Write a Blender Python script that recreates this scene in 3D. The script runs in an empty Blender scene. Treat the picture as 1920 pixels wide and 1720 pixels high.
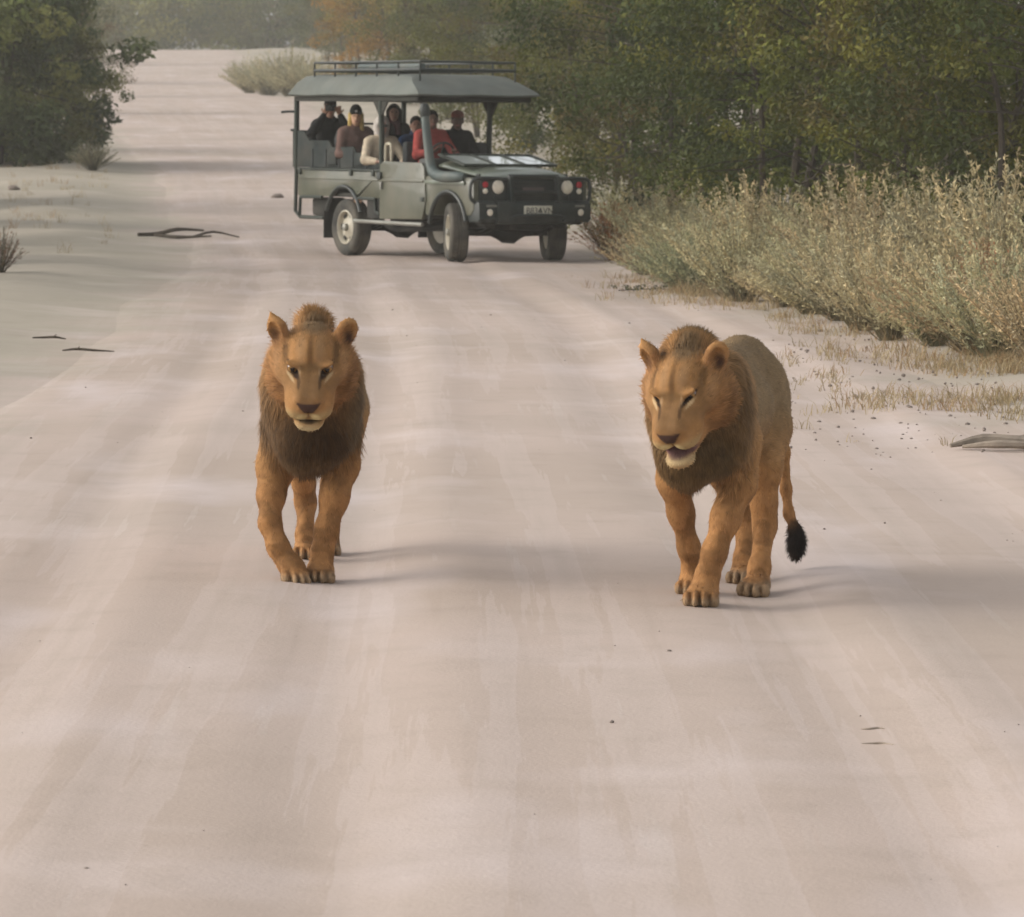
import bpy, bmesh, math, random
import numpy as np
from mathutils import Vector, Matrix

S = bpy.context.scene
COL = S.collection
R = math.radians

# ------------------------------------------------------------------ camera, sky, sun, exposure
F_PX = 8660.0                       # focal length in pixels of the 1920 px wide photograph
CAM_H = 2.1
cam_d = bpy.data.cameras.new('camera')
cam = bpy.data.objects.new('camera', cam_d)
COL.objects.link(cam)
cam_d.sensor_width = 36.0
cam_d.lens = 36.0 * F_PX / 1920.0
cam_d.clip_start = 0.5
cam_d.clip_end = 3000.0
cam.location = (0, 0, CAM_H)
cam.rotation_euler = (R(90) - math.atan((860 - 180) / F_PX), 0, 0)
cam_d.dof.use_dof = True
cam_d.dof.focus_distance = 20.0
cam_d.dof.aperture_fstop = 13.0
S.camera = cam

SUN_EL, SUN_AZ = R(24), R(-88)     # azimuth measured from +Y towards +X: low, from the left, a little behind the camera
world = bpy.data.worlds.new('World')
S.world = world
world.use_nodes = True
wn = world.node_tree.nodes
wl = world.node_tree.links
bg = wn['Background']
sky = wn.new('ShaderNodeTexSky')
sky.sky_type = 'NISHITA'
sky.sun_disc = False
sky.sun_elevation = SUN_EL
sky.sun_rotation = SUN_AZ
sky.altitude = 1000
sky.air_density = 1.0
sky.dust_density = 5.0
sky.ozone_density = 0.6
hs_n = wn.new('ShaderNodeHueSaturation')        # thin even cloud: the whole sky a little less blue
hs_n.inputs['Saturation'].default_value = 0.15
wl.new(sky.outputs[0], hs_n.inputs['Color'])
wl.new(hs_n.outputs[0], bg.inputs[0])
bg.inputs[1].default_value = 0.15

sun_d = bpy.data.lights.new('sun', 'SUN')
sun_d.energy = 0.78
sun_d.angle = R(55)
sun_d.color = (1.0, 0.86, 0.70)
sun = bpy.data.objects.new('sun', sun_d)
COL.objects.link(sun)
sdir = Vector((math.sin(SUN_AZ) * math.cos(SUN_EL), math.cos(SUN_AZ) * math.cos(SUN_EL), math.sin(SUN_EL)))
sun.rotation_euler = sdir.to_track_quat('Z', 'Y').to_euler()
sun.location = (-30, -10, 30)

S.view_settings.view_transform = 'Standard'
S.view_settings.look = 'None'
S.view_settings.gamma = 1.0
S.view_settings.use_curve_mapping = False
S.view_settings.exposure = 0.86
S.render.engine = 'CYCLES'
S.cycles.use_denoising = True
S.cycles.max_bounces = 8
S.cycles.transparent_max_bounces = 8
S.cycles.volume_bounces = 0

# ------------------------------------------------------------------ helpers
rng = np.random.default_rng(11)
random.seed(5)


def link(o, parent=None):
    COL.objects.link(o)
    if parent is not None:
        o.parent = parent
    return o


def tag(o, label=None, cat=None, group=None, kind=None):
    if label: o['label'] = label
    if cat: o['category'] = cat
    if group: o['group'] = group
    if kind: o['kind'] = kind
    return o


def empty(name, loc=(0, 0, 0), rz=0.0):
    o = bpy.data.objects.new(name, None)
    o.location = loc
    o.rotation_euler = (0, 0, rz)
    return link(o)


def mesh_np(name, V, quads=None, tris=None, smooth=True):
    me = bpy.data.meshes.new(name)
    V = np.asarray(V, np.float32)
    nq = 0 if quads is None else len(quads)
    nt = 0 if tris is None else len(tris)
    me.vertices.add(len(V))
    me.vertices.foreach_set('co', V.ravel())
    li = []
    if nq: li.append(np.asarray(quads, np.int32).ravel())
    if nt: li.append(np.asarray(tris, np.int32).ravel())
    li = np.concatenate(li)
    me.loops.add(len(li))
    me.loops.foreach_set('vertex_index', li)
    me.polygons.add(nq + nt)
    st = np.concatenate([np.arange(nq) * 4, nq * 4 + np.arange(nt) * 3]).astype(np.int32)
    me.polygons.foreach_set('loop_start', st)
    if smooth:
        me.polygons.foreach_set('use_smooth', np.ones(nq + nt, bool))
    me.update(calc_edges=True)
    return me


def set_col(me, C, name='tint'):
    a = me.color_attributes.new(name, 'FLOAT_COLOR', 'POINT')
    C = np.asarray(C, np.float32)
    if C.shape[1] == 3:
        C = np.concatenate([C, np.ones((len(C), 1), np.float32)], 1)
    a.data.foreach_set('color', C.ravel())


def obj(name, me, m=None, parent=None, loc=None, rot=None):
    o = bpy.data.objects.new(name, me)
    if m is not None:
        me.materials.append(m)
    if loc is not None: o.location = loc
    if rot is not None: o.rotation_euler = rot
    return link(o, parent)


def copy_tree(o, parent=None):
    c = o.copy()
    COL.objects.link(c)
    c.parent = parent
    for ch in list(o.children):
        copy_tree(ch, c)
    return c


def sstep(a, b, x):
    t = np.clip((x - a) / (b - a), 0, 1)
    return t * t * (3 - 2 * t)


def vnoise(P, scale, seed=0):
    """smooth value noise on the rows of P, 0..1"""
    P = np.asarray(P, np.float64) * scale + seed * 17.31
    I = np.floor(P).astype(np.int64)
    Fr = P - I
    Fr = Fr * Fr * (3 - 2 * Fr)
    out = 0
    for dx in (0, 1):
        for dy in (0, 1):
            for dz in (0, 1):
                h = (I[:, 0] + dx) * 374761393 + (I[:, 1] + dy) * 668265263 + (I[:, 2] + dz) * 2147483647 + seed * 1013904223
                h = (h ^ (h >> 13)) * 1274126177
                h = ((h ^ (h >> 16)) & 0xffffff) / float(0xffffff)
                w = (Fr[:, 0] if dx else 1 - Fr[:, 0]) * (Fr[:, 1] if dy else 1 - Fr[:, 1]) * (Fr[:, 2] if dz else 1 - Fr[:, 2])
                out = out + h * w
    return out


# ------------------------------------------------------------------ materials
def nodes_of(name):
    m = bpy.data.materials.new(name)
    m.use_nodes = True
    nt = m.node_tree
    return m, nt, nt.nodes, nt.links, nt.nodes['Principled BSDF']


def mat(name, col, rough=0.6, metal=0.0, var=0.12, scale=6.0, bump=0.0, bscale=40.0, spec=0.4, dust=None, coat=0.0):
    """plain procedural paint: noise-varied colour, optional pale dust and fine relief"""
    m, nt, N, L, b = nodes_of(name)
    tc = N.new('ShaderNodeTexCoord')
    n1 = N.new('ShaderNodeTexNoise')
    n1.inputs['Scale'].default_value = scale
    n1.inputs['Detail'].default_value = 6
    L.new(tc.outputs['Object'], n1.inputs['Vector'])
    r = N.new('ShaderNodeValToRGB')
    c0 = [max(0, c * (1 - var)) for c in col]
    c1 = [min(1, c * (1 + var)) for c in col]
    r.color_ramp.elements[0].position = 0.3
    r.color_ramp.elements[1].position = 0.7
    r.color_ramp.elements[0].color = (*c0, 1)
    r.color_ramp.elements[1].color = (*c1, 1)
    L.new(n1.outputs['Fac'], r.inputs[0])
    out = r.outputs[0]
    if dust:
        n2 = N.new('ShaderNodeTexNoise')
        n2.inputs['Scale'].default_value = 2.7
        n2.inputs['Detail'].default_value = 8
        L.new(tc.outputs['Object'], n2.inputs['Vector'])
        mr = N.new('ShaderNodeMapRange')
        mr.inputs['From Min'].default_value = 0.35
        mr.inputs['From Max'].default_value = 0.75
        mr.inputs['To Max'].default_value = dust
        L.new(n2.outputs['Fac'], mr.inputs['Value'])
        mx = N.new('ShaderNodeMix')
        mx.data_type = 'RGBA'
        L.new(mr.outputs[0], mx.inputs['Factor'])
        L.new(out, mx.inputs['A'])
        mx.inputs['B'].default_value = (0.30, 0.26, 0.20, 1)
        out = mx.outputs['Result']
    L.new(out, b.inputs['Base Color'])
    b.inputs['Roughness'].default_value = rough
    b.inputs['Metallic'].default_value = metal
    b.inputs['Specular IOR Level'].default_value = spec
    b.inputs['Coat Weight'].default_value = coat
    if bump:
        n3 = N.new('ShaderNodeTexNoise')
        n3.inputs['Scale'].default_value = bscale
        n3.inputs['Detail'].default_value = 5
        L.new(tc.outputs['Object'], n3.inputs['Vector'])
        bp = N.new('ShaderNodeBump')
        bp.inputs['Strength'].default_value = bump
        bp.inputs['Distance'].default_value = 0.01
        L.new(n3.outputs['Fac'], bp.inputs['Height'])
        L.new(bp.outputs[0], b.inputs['Normal'])
    return m


def mat_tint(name, rough=0.8, spec=0.2, translucent=0.0, gain=(1, 1, 1), noise=0.0, nscale=30.0, use_obj=False):
    """material coloured by the point attribute 'tint' (colour of the fur, leaf or cloth)"""
    m, nt, N, L, b = nodes_of(name)
    at = N.new('ShaderNodeAttribute')
    at.attribute_name = 'tint'
    out = at.outputs['Color']
    if noise:
        tc = N.new('ShaderNodeTexCoord')
        n1 = N.new('ShaderNodeTexNoise')
        n1.inputs['Scale'].default_value = nscale
        n1.inputs['Detail'].default_value = 4
        L.new(tc.outputs['Object'], n1.inputs['Vector'])
        mr = N.new('ShaderNodeMapRange')
        mr.inputs['From Min'].default_value = 0.25
        mr.inputs['From Max'].default_value = 0.75
        mr.inputs['To Min'].default_value = 1 - noise
        mr.inputs['To Max'].default_value = 1 + noise
        L.new(n1.outputs['Fac'], mr.inputs['Value'])
        mx = N.new('ShaderNodeVectorMath')
        mx.operation = 'SCALE'
        L.new(out, mx.inputs[0])
        L.new(mr.outputs[0], mx.inputs['Scale'])
        out = mx.outputs[0]
    if use_obj:
        oi = N.new('ShaderNodeObjectInfo')
        mm = N.new('ShaderNodeVectorMath')
        mm.operation = 'MULTIPLY'
        L.new(out, mm.inputs[0])
        L.new(oi.outputs['Color'], mm.inputs[1])
        out = mm.outputs[0]
    L.new(out, b.inputs['Base Color'])
    b.inputs['Roughness'].default_value = rough
    b.inputs['Specular IOR Level'].default_value = spec
    if translucent:
        tr = N.new('ShaderNodeBsdfTranslucent')
        L.new(out, tr.inputs['Color'])
        ms = N.new('ShaderNodeMixShader')
        ms.inputs[0].default_value = translucent
        L.new(b.outputs[0], ms.inputs[1])
        L.new(tr.outputs[0], ms.inputs[2])
        L.new(ms.outputs[0], N['Material Output'].inputs['Surface'])
    return m


# ------------------------------------------------------------------ terrain
_dz = np.array([-60, 0, 45, 62, 80, 100, 130, 150, 170, 186, 205, 235, 300, 318, 380, 700], float)
_gz = np.array([0, 0, 0, -.12, -.08, .30, .98, 1.52, 2.0, 2.02, 2.2, 2.95, 4.95, 5.25, 5.6, 8.0], float)
_yy = np.linspace(-60, 700, 1521)
_gg = np.interp(_yy, _dz, _gz)
_k = np.hanning(21); _k /= _k.sum()
_gs = np.convolve(np.pad(_gg, 10, mode='edge'), _k, 'valid')
_rc_y = np.array([-60, 0, 20, 40, 62, 100, 130, 170, 230, 300, 400, 700], float)
_rc_x = np.array([.5, .3, .2, -.3, -1.4, -4.3, -7.5, -11.8, -17.2, -22.5, -28, -45], float)
_rx = np.convolve(np.pad(np.interp(_yy, _rc_y, _rc_x), 20, mode='edge'), np.hanning(41) / np.hanning(41).sum(), 'valid')


def road_c(y): return np.interp(y, _yy, _rx)


def road_hw(y): return np.interp(y, [0, 30, 50, 62, 100, 170, 300], [4.2, 3.7, 3.1, 3.1, 3.6, 4.1, 4.9])


def terr(x, y):
    x = np.asarray(x, float); y = np.asarray(y, float)
    x, y = np.broadcast_arrays(x, y)
    z = np.interp(y, _yy, _gs)
    off = np.abs(x - road_c(y)) - road_hw(y)
    P = np.stack([x.ravel(), y.ravel(), 0 * x.ravel()], 1)
    rough = (vnoise(P, 0.6, 3) - .5) * .16 + (vnoise(P, 2.2, 4) - .5) * .05
    rough = rough.reshape(x.shape)
    w = sstep(-.3, 1.8, off)
    z = z + w * (.10 + rough)
    # far verges climb a little
    z = z + sstep(4, 30, off) * .5
    # faint wheel ruts and swells on the road itself
    u = x - road_c(y)
    P2 = np.stack([u.ravel() * .9, y.ravel() * .12, 0 * u.ravel()], 1)
    wob = (vnoise(P2, 1.0, 9).reshape(x.shape) - .5) * .5
    rut = np.zeros_like(z)
    for c, s, d in ((-2.1, .22, .022), (-.75, .2, .026), (.85, .2, .024), (2.2, .25, .02)):
        rut -= d * np.exp(-((u + wob - c) / s) ** 2)
        rut += d * .5 * np.exp(-((u + wob - c - .42) / .16) ** 2)
    fine = (vnoise(P, 1.3, 21).reshape(x.shape) - .5) * .007 + (vnoise(P, 5.0, 22).reshape(x.shape) - .5) * .004
    return z + (1 - w) * (rut + fine) * (1 - .8 * sstep(35, 100, y))


def tz(x, y): return float(terr(np.array([x]), np.array([y]))[0])


def pix(px, py_ground=None, d=None):
    """where a pixel column (1920 px photograph) lies at distance d"""
    return (px - 960) / F_PX * d
# ------------------------------------------------------------------ ground and road
def ground_material(name):
    m, nt, N, L, b = nodes_of(name)
    tc = N.new('ShaderNodeTexCoord')

    def noise(scale, vec, detail=6, rough=.55):
        n = N.new('ShaderNodeTexNoise')
        n.inputs['Scale'].default_value = scale
        n.inputs['Detail'].default_value = detail
        n.inputs['Roughness'].default_value = rough
        L.new(vec, n.inputs['Vector'])
        return n.outputs['Fac']

    def ramp(fac, p0, p1, c0=(0, 0, 0, 1), c1=(1, 1, 1, 1)):
        r = N.new('ShaderNodeValToRGB')
        r.color_ramp.elements[0].position = p0
        r.color_ramp.elements[1].position = p1
        r.color_ramp.elements[0].color = c0
        r.color_ramp.elements[1].color = c1
        L.new(fac, r.inputs[0])
        return r.outputs[0]

    def mix(fac, a, bcol, strength=1.0):
        mx = N.new('ShaderNodeMix')
        mx.data_type = 'RGBA'
        if strength != 1.0:
            mu = N.new('ShaderNodeMath')
            mu.operation = 'MULTIPLY'
            mu.inputs[1].default_value = strength
            L.new(fac, mu.inputs[0])
            fac = mu.outputs[0]
        L.new(fac, mx.inputs['Factor'])
        if isinstance(a, tuple): mx.inputs['A'].default_value = a
        else: L.new(a, mx.inputs['A'])
        if isinstance(bcol, tuple): mx.inputs['B'].default_value = bcol
        else: L.new(bcol, mx.inputs['B'])
        return mx.outputs['Result']

    O = tc.outputs['Object']
    uvn = N.new('ShaderNodeUVMap')
    uvn.uv_map = 'road'

    def soil(base_a, base_b, patch, speck, along):
        k = lambda f, g=None: (base_a[0] * f, base_a[1] * f, base_a[2] * (g or f), 1)
        c = ramp(noise(.22, O), .35, .65, (*base_a, 1), (*base_b, 1))
        if along:       # tracks: noise drawn out along the driving direction (u across, v along, stored as a UV map)
            mp = N.new('ShaderNodeMapping')
            mp.inputs['Scale'].default_value = (2.4, .07, 1)
            L.new(uvn.outputs[0], mp.inputs['Vector'])
            tr = noise(1.0, mp.outputs[0], 7, .6)
            c = mix(ramp(tr, .50, .66), c, k(.80, .76), .50)
            c = mix(ramp(tr, .50, .36), c, (*patch, 1), .28)
            mp2 = N.new('ShaderNodeMapping')
            mp2.inputs['Scale'].default_value = (9, .25, 1)
            mp2.inputs['Location'].default_value = (4, 2, 0)
            L.new(uvn.outputs[0], mp2.inputs['Vector'])
            st = noise(1.0, mp2.outputs[0], 5, .6)
            c = mix(ramp(st, .55, .75), c, k(.85, .83), .35)
            pm_ = N.new('ShaderNodeMath'); pm_.operation = 'MULTIPLY'      # scraped whitish streaks
            L.new(ramp(st, .60, .28), pm_.inputs[0]); L.new(ramp(noise(.30, O, 4, .5), .48, .72), pm_.inputs[1])
            c = mix(pm_.outputs[0], c, (.60, .53, .485, 1), .42)
            mp3 = N.new('ShaderNodeMapping')
            mp3.inputs['Scale'].default_value = (.9, .35, 1)
            mp3.inputs['Location'].default_value = (1.3, 7.1, 0)
            L.new(uvn.outputs[0], mp3.inputs['Vector'])
            c = mix(ramp(noise(1.0, mp3.outputs[0], 3, .5), .55, .75), c, (.64, .56, .545, 1), .55)
            c = mix(ramp(noise(.16, O, 3, .5), .55, .72), c, (base_a[0] * .86, base_a[1] * .89, base_a[2] * .88, 1), .6)
        c = mix(ramp(noise(.55, O, 5, .5), .60, .72), c, (*patch, 1), .6)
        c = mix(ramp(noise(2.5, O, 8, .65), .50, .80), c, k(.75, .72), .35)
        return mix(ramp(noise(28, O, 4, .6), .62, .78), c, (*speck, 1), .30)

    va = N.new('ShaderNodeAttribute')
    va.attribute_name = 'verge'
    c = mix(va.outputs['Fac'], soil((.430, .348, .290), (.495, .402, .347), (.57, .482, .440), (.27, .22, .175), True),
            soil((.335, .300, .238), (.41, .360, .290), (.49, .43, .355), (.18, .155, .12), False))  # verge soil, darkened further to stand in for tree shade
    L.new(c, b.inputs['Base Color'])
    b.inputs['Roughness'].default_value = .95
    b.inputs['Specular IOR Level'].default_value = .1
    bp = N.new('ShaderNodeBump')
    bp.inputs['Strength'].default_value = .22
    bp.inputs['Distance'].default_value = .008
    hsum = N.new('ShaderNodeMath')
    hsum.operation = 'ADD'
    L.new(noise(9, O, 8, .65), hsum.inputs[0])
    L.new(noise(55, O, 4, .6), hsum.inputs[1])
    L.new(hsum.outputs[0], bp.inputs['Height'])
    L.new(bp.outputs[0], b.inputs['Normal'])
    return m


M_soil = ground_material('pale_dust_and_sand')


def sheet(name, xs_of_y, ys, dz, m):
    """grid that follows the terrain; each row has its own x samples"""
    ys = np.asarray(ys)
    rows = [xs_of_y(y) for y in ys]
    n = len(rows[0])
    X = np.array(rows)
    Y = np.repeat(ys[:, None], n, 1)
    Z = terr(X, Y) + dz(X, Y)
    V = np.stack([X, Y, Z], 2).reshape(-1, 3)
    i = np.arange((len(ys) - 1) * n).reshape(len(ys) - 1, n)[:, :-1].ravel()
    Q = np.stack([i, i + 1, i + n + 1, i + n], 1)
    me = mesh_np(name, V, Q)
    uv = me.uv_layers.new(name='road')
    U = np.stack([V[:, 0] - road_c(V[:, 1]), V[:, 1]], 1).astype(np.float32)
    lv = np.empty(len(me.loops), np.int32)
    me.loops.foreach_get('vertex_index', lv)
    uv.data.foreach_set('uv', U[lv].ravel())
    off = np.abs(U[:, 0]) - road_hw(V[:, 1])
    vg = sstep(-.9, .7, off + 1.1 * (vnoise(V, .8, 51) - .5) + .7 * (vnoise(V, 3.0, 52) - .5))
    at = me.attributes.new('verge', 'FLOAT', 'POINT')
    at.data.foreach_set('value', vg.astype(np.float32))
    return obj(name, me, m)


# rows get longer with distance
ys = [-60, -30, -10, 0]
y = 4.0
while y < 690:
    ys.append(y)
    y += max(.16, y * .006)
ys.append(700)
gx = np.concatenate([-np.geomspace(420, 14, 26), np.linspace(-13, 13, 90), np.geomspace(14, 420, 26)])
edge_noise = lambda y, s: .35 * (float(vnoise(np.array([[0, y, s]]), .35, 5)[0]) - .5) + .5 * (float(vnoise(np.array([[0, y, s]]), .09, 6)[0]) - .5)
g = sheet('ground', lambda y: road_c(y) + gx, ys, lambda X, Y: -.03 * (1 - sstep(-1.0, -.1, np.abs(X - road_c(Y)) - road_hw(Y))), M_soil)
tag(g, 'pale sandy ground on both sides of the dirt road', 'ground', kind='structure')
rxs = np.linspace(-1, 1, 81)


def road_x(y):
    hw = road_hw(y)
    l = -(hw + .25 + edge_noise(y, 1.0)); r_ = hw + .25 + edge_noise(y, 7.0)
    return road_c(y) + np.where(rxs < 0, -rxs * l, rxs * r_)


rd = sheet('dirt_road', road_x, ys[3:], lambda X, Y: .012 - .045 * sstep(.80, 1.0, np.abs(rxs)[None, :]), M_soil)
tag(rd, 'pale dusty dirt road with faint wheel tracks curving left', 'road', kind='structure')
# ------------------------------------------------------------------ organic bodies: smooth-union distance field -> one continuous mesh
class Field:
    def __init__(self, lo, hi, h):
        self.lo = np.array(lo, float); self.h = h
        self.n = np.ceil((np.array(hi, float) - self.lo) / h).astype(int) + 1
        self.D = np.full(self.n, .5, np.float32)

    def _box(self, lo, hi):
        a = np.clip(np.floor((np.asarray(lo) - self.lo) / self.h).astype(int), 0, self.n)
        b = np.clip(np.ceil((np.asarray(hi) - self.lo) / self.h).astype(int) + 1, 0, self.n)
        if np.any(b <= a): return None
        ax = [(self.lo[i] + self.h * np.arange(a[i], b[i])).astype(np.float32) for i in range(3)]
        return tuple(slice(a[i], b[i]) for i in range(3)), ax[0][:, None, None], ax[1][None, :, None], ax[2][None, None, :]

    def _put(self, sl, d, k, op):
        D = self.D[sl]
        if op == 'add':
            h = np.maximum(k - np.abs(D - d), 0) / k
            self.D[sl] = np.minimum(D, d) - h * h * k * .25
        else:
            d = -d
            h = np.maximum(k - np.abs(D - d), 0) / k
            self.D[sl] = np.maximum(D, d) + h * h * k * .25

    def ell(self, c, r, k=.04, rot=None, op='add'):
        c = np.asarray(c, float); r = np.asarray(r, float)
        ext = r if rot is None else np.sqrt(((np.asarray(rot) * r[None, :]) ** 2).sum(1))
        bx = self._box(c - ext - k - 2 * self.h, c + ext + k + 2 * self.h)
        if bx is None: return
        sl, X, Y, Z = bx
        X = X - c[0]; Y = Y - c[1]; Z = Z - c[2]
        if rot is not None:
            Q = np.asarray(rot).T
            X, Y, Z = (Q[0, 0] * X + Q[0, 1] * Y + Q[0, 2] * Z, Q[1, 0] * X + Q[1, 1] * Y + Q[1, 2] * Z, Q[2, 0] * X + Q[2, 1] * Y + Q[2, 2] * Z)
        a, b, cc = X / r[0], Y / r[1], Z / r[2]
        k0 = np.sqrt(a * a + b * b + cc * cc)
        a, b, cc = a / r[0], b / r[1], cc / r[2]
        k1 = np.sqrt(a * a + b * b + cc * cc) + 1e-6
        self._put(sl, (k0 * (k0 - 1) / k1).astype(np.float32), k, op)

    def cone(self, a, b, ra, rb, k=.04, op='add'):
        a = np.asarray(a, float); b = np.asarray(b, float)
        m = max(ra, rb) + k + 2 * self.h
        bx = self._box(np.minimum(a, b) - m, np.maximum(a, b) + m)
        if bx is None: return
        sl, X, Y, Z = bx
        d = b - a
        X = X - a[0]; Y = Y - a[1]; Z = Z - a[2]
        t = np.clip((X * d[0] + Y * d[1] + Z * d[2]) / (d @ d), 0, 1)
        dist = np.sqrt((X - t * d[0]) ** 2 + (Y - t * d[1]) ** 2 + (Z - t * d[2]) ** 2)
        self._put(sl, (dist - (ra + t * (rb - ra))).astype(np.float32), k, op)

    def chain(self, pts, k=.04):
        for (p, q) in zip(pts[:-1], pts[1:]):
            self.cone(p[:3], q[:3], p[3], q[3], k)

    def mesh(self, smooth=2):
        D = self.D
        s = D < 0
        n = np.array(D.shape) - 1
        cs = [(i, j, k) for i in (0, 1) for j in (0, 1) for k in (0, 1)]
        view = lambda A, c: A[c[0]:c[0] + n[0], c[1]:c[1] + n[1], c[2]:c[2] + n[2]]
        cnt = sum(view(s, c).astype(np.int8) for c in cs)
        ci = np.argwhere((cnt > 0) & (cnt < 8))
        idx = np.full(n, -1, np.int32)
        idx[tuple(ci.T)] = np.arange(len(ci))
        pos = np.zeros((len(ci), 3)); num = np.zeros(len(ci))
        for c0 in cs:
            for ax in range(3):
                if c0[ax]: continue
                c1 = list(c0); c1[ax] = 1
                v0 = D[tuple((ci + c0).T)]; v1 = D[tuple((ci + c1).T)]
                cr = (v0 < 0) != (v1 < 0)
                t = np.where(cr, v0 / np.where(cr, v0 - v1, 1), 0)
                p = np.tile(np.array(c0, float), (len(ci), 1)); p[:, ax] += t
                pos += p * cr[:, None]; num += cr
        V = (ci + pos / num[:, None]) * self.h + self.lo
        Q = []
        for ax in range(3):
            u, w = (ax + 1) % 3, (ax + 2) % 3
            e0 = [slice(None)] * 3; e1 = [slice(None)] * 3
            e0[ax] = slice(0, n[ax]); e1[ax] = slice(1, n[ax] + 1)
            for A in (e0, e1):
                A[u] = slice(1, n[u]); A[w] = slice(1, n[w])
            a, b = s[tuple(e0)], s[tuple(e1)]
            ch = np.argwhere(a != b)
            off = np.zeros(3, int); off[u] = 1; off[w] = 1
            base = ch + off
            fl = a[tuple(ch.T)]
            cc = []
            for (du, dw) in ((-1, -1), (0, -1), (0, 0), (-1, 0)):
                o = np.zeros(3, int); o[u] = du; o[w] = dw
                cc.append(idx[tuple((base + o).T)])
            q = np.stack(cc, 1)
            q[~fl] = q[~fl][:, ::-1]
            Q.append(q)
        Q = np.concatenate(Q)
        Q = Q[(Q >= 0).all(1)]
        for _ in range(smooth):
            acc = np.zeros_like(V); nn = np.zeros(len(V))
            for a, b in ((0, 1), (1, 2), (2, 3), (3, 0)):
                for ch in range(3):
                    acc[:, ch] += np.bincount(Q[:, a], V[Q[:, b], ch], len(V)) + np.bincount(Q[:, b], V[Q[:, a], ch], len(V))
                nn += np.bincount(Q[:, a], minlength=len(V)) + np.bincount(Q[:, b], minlength=len(V))
            V = V * .5 + .5 * acc / np.maximum(nn, 1)[:, None]
        return V, Q


def vert_normals(V, Q):
    a = V[Q[:, 2]] - V[Q[:, 0]]; b = V[Q[:, 3]] - V[Q[:, 1]]
    fn = np.cross(a, b)
    N = np.zeros_like(V)
    for j in range(4):
        for ch in range(3):
            N[:, ch] += np.bincount(Q[:, j], fn[:, ch], len(V))
    return N / (np.linalg.norm(N, axis=1, keepdims=True) + 1e-9)


def strands(name, V, Q, Nrm, C, count, length, direc, width, m, parent, r, curl=.25, weight=None):
    """fur: short ribbons rooted on the skin. length(p), direc(p, n) and weight(p) are vectorised"""
    a = V[Q[:, 0]]
    area = np.linalg.norm(np.cross(V[Q[:, 2]] - a, V[Q[:, 3]] - V[Q[:, 1]]), axis=1)
    cen = V[Q].mean(1)
    if weight is not None: area = area * weight(cen)
    f = r.choice(len(Q), count, p=area / area.sum())
    w = r.random((count, 4)) ** .8; w /= w.sum(1, keepdims=True)
    P = (V[Q[f]] * w[:, :, None]).sum(1)
    n = (Nrm[Q[f]] * w[:, :, None]).sum(1)
    col = (C[Q[f]] * w[:, :, None]).sum(1)
    Ln = length(P) * (.6 + .8 * r.random(count))
    d = direc(P, n) + curl * r.normal(size=(count, 3))
    d /= np.linalg.norm(d, axis=1, keepdims=True) + 1e-9
    side = np.cross(d, n); side /= np.linalg.norm(side, axis=1, keepdims=True) + 1e-9
    wd = (width * (.6 + .8 * r.random(count)))[:, None] * side
    sag = np.array([0, 0, -1.0])
    d2 = d + .5 * sag * np.clip(Ln / .08, 0, 1)[:, None] + curl * .5 * r.normal(size=(count, 3))
    d2 /= np.linalg.norm(d2, axis=1, keepdims=True)
    p1 = P + d * (Ln * .5)[:, None]
    p2 = p1 + d2 * (Ln * .5)[:, None]
    VV = np.stack([P - wd, P + wd, p1 - wd * .75, p1 + wd * .75, p2], 1).reshape(-1, 3)
    b = np.arange(count) * 5
    Qs = np.stack([b, b + 1, b + 3, b + 2], 1)
    Ts = np.stack([b + 2, b + 3, b + 4], 1)
    me = mesh_np(name, VV, Qs, Ts)
    jit = (.72 + .56 * r.random((count, 1))) * (.72 + .56 * vnoise(P, 55, 71)[:, None])
    set_col(me, np.repeat(col * jit, 5, 0))
    me.normals_split_custom_set_from_vertices(np.repeat(n, 5, 0).tolist())
    return obj(name, me, m, parent)
# ------------------------------------------------------------------ lions
M_fur = mat_tint('lion_coat', rough=.85, spec=.12, noise=.12, nscale=34)
M_hair = mat_tint('lion_hair', rough=.8, spec=.12)


def eye_material():
    m, nt, N, L, b = nodes_of('lion_eye')
    at = N.new('ShaderNodeAttribute'); at.attribute_name = 'tint'
    L.new(at.outputs['Color'], b.inputs['Base Color'])
    b.inputs['Roughness'].default_value = .12
    return m


M_eye = eye_material()


def rot3(yaw, pitch, roll):
    """columns: head x (image right), f (forward = -y), u (up) in the body frame"""
    B = np.array([[1, 0, 0], [0, -1, 0], [0, 0, 1.0]]).T           # x, f, u for a level head
    cy, sy = math.cos(yaw), math.sin(yaw)
    Rz = np.array([[cy, -sy, 0], [sy, cy, 0], [0, 0, 1]])
    cp, sp = math.cos(pitch), math.sin(pitch)
    Rx = np.array([[1, 0, 0], [0, cp, -sp], [0, sp, cp]])          # +pitch: nose down (forward is -y)
    cr, sr = math.cos(roll), math.sin(roll)
    Ry = np.array([[cr, 0, sr], [0, 1, 0], [-sr, 0, cr]])
    return Rz @ Rx @ Ry @ B


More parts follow.
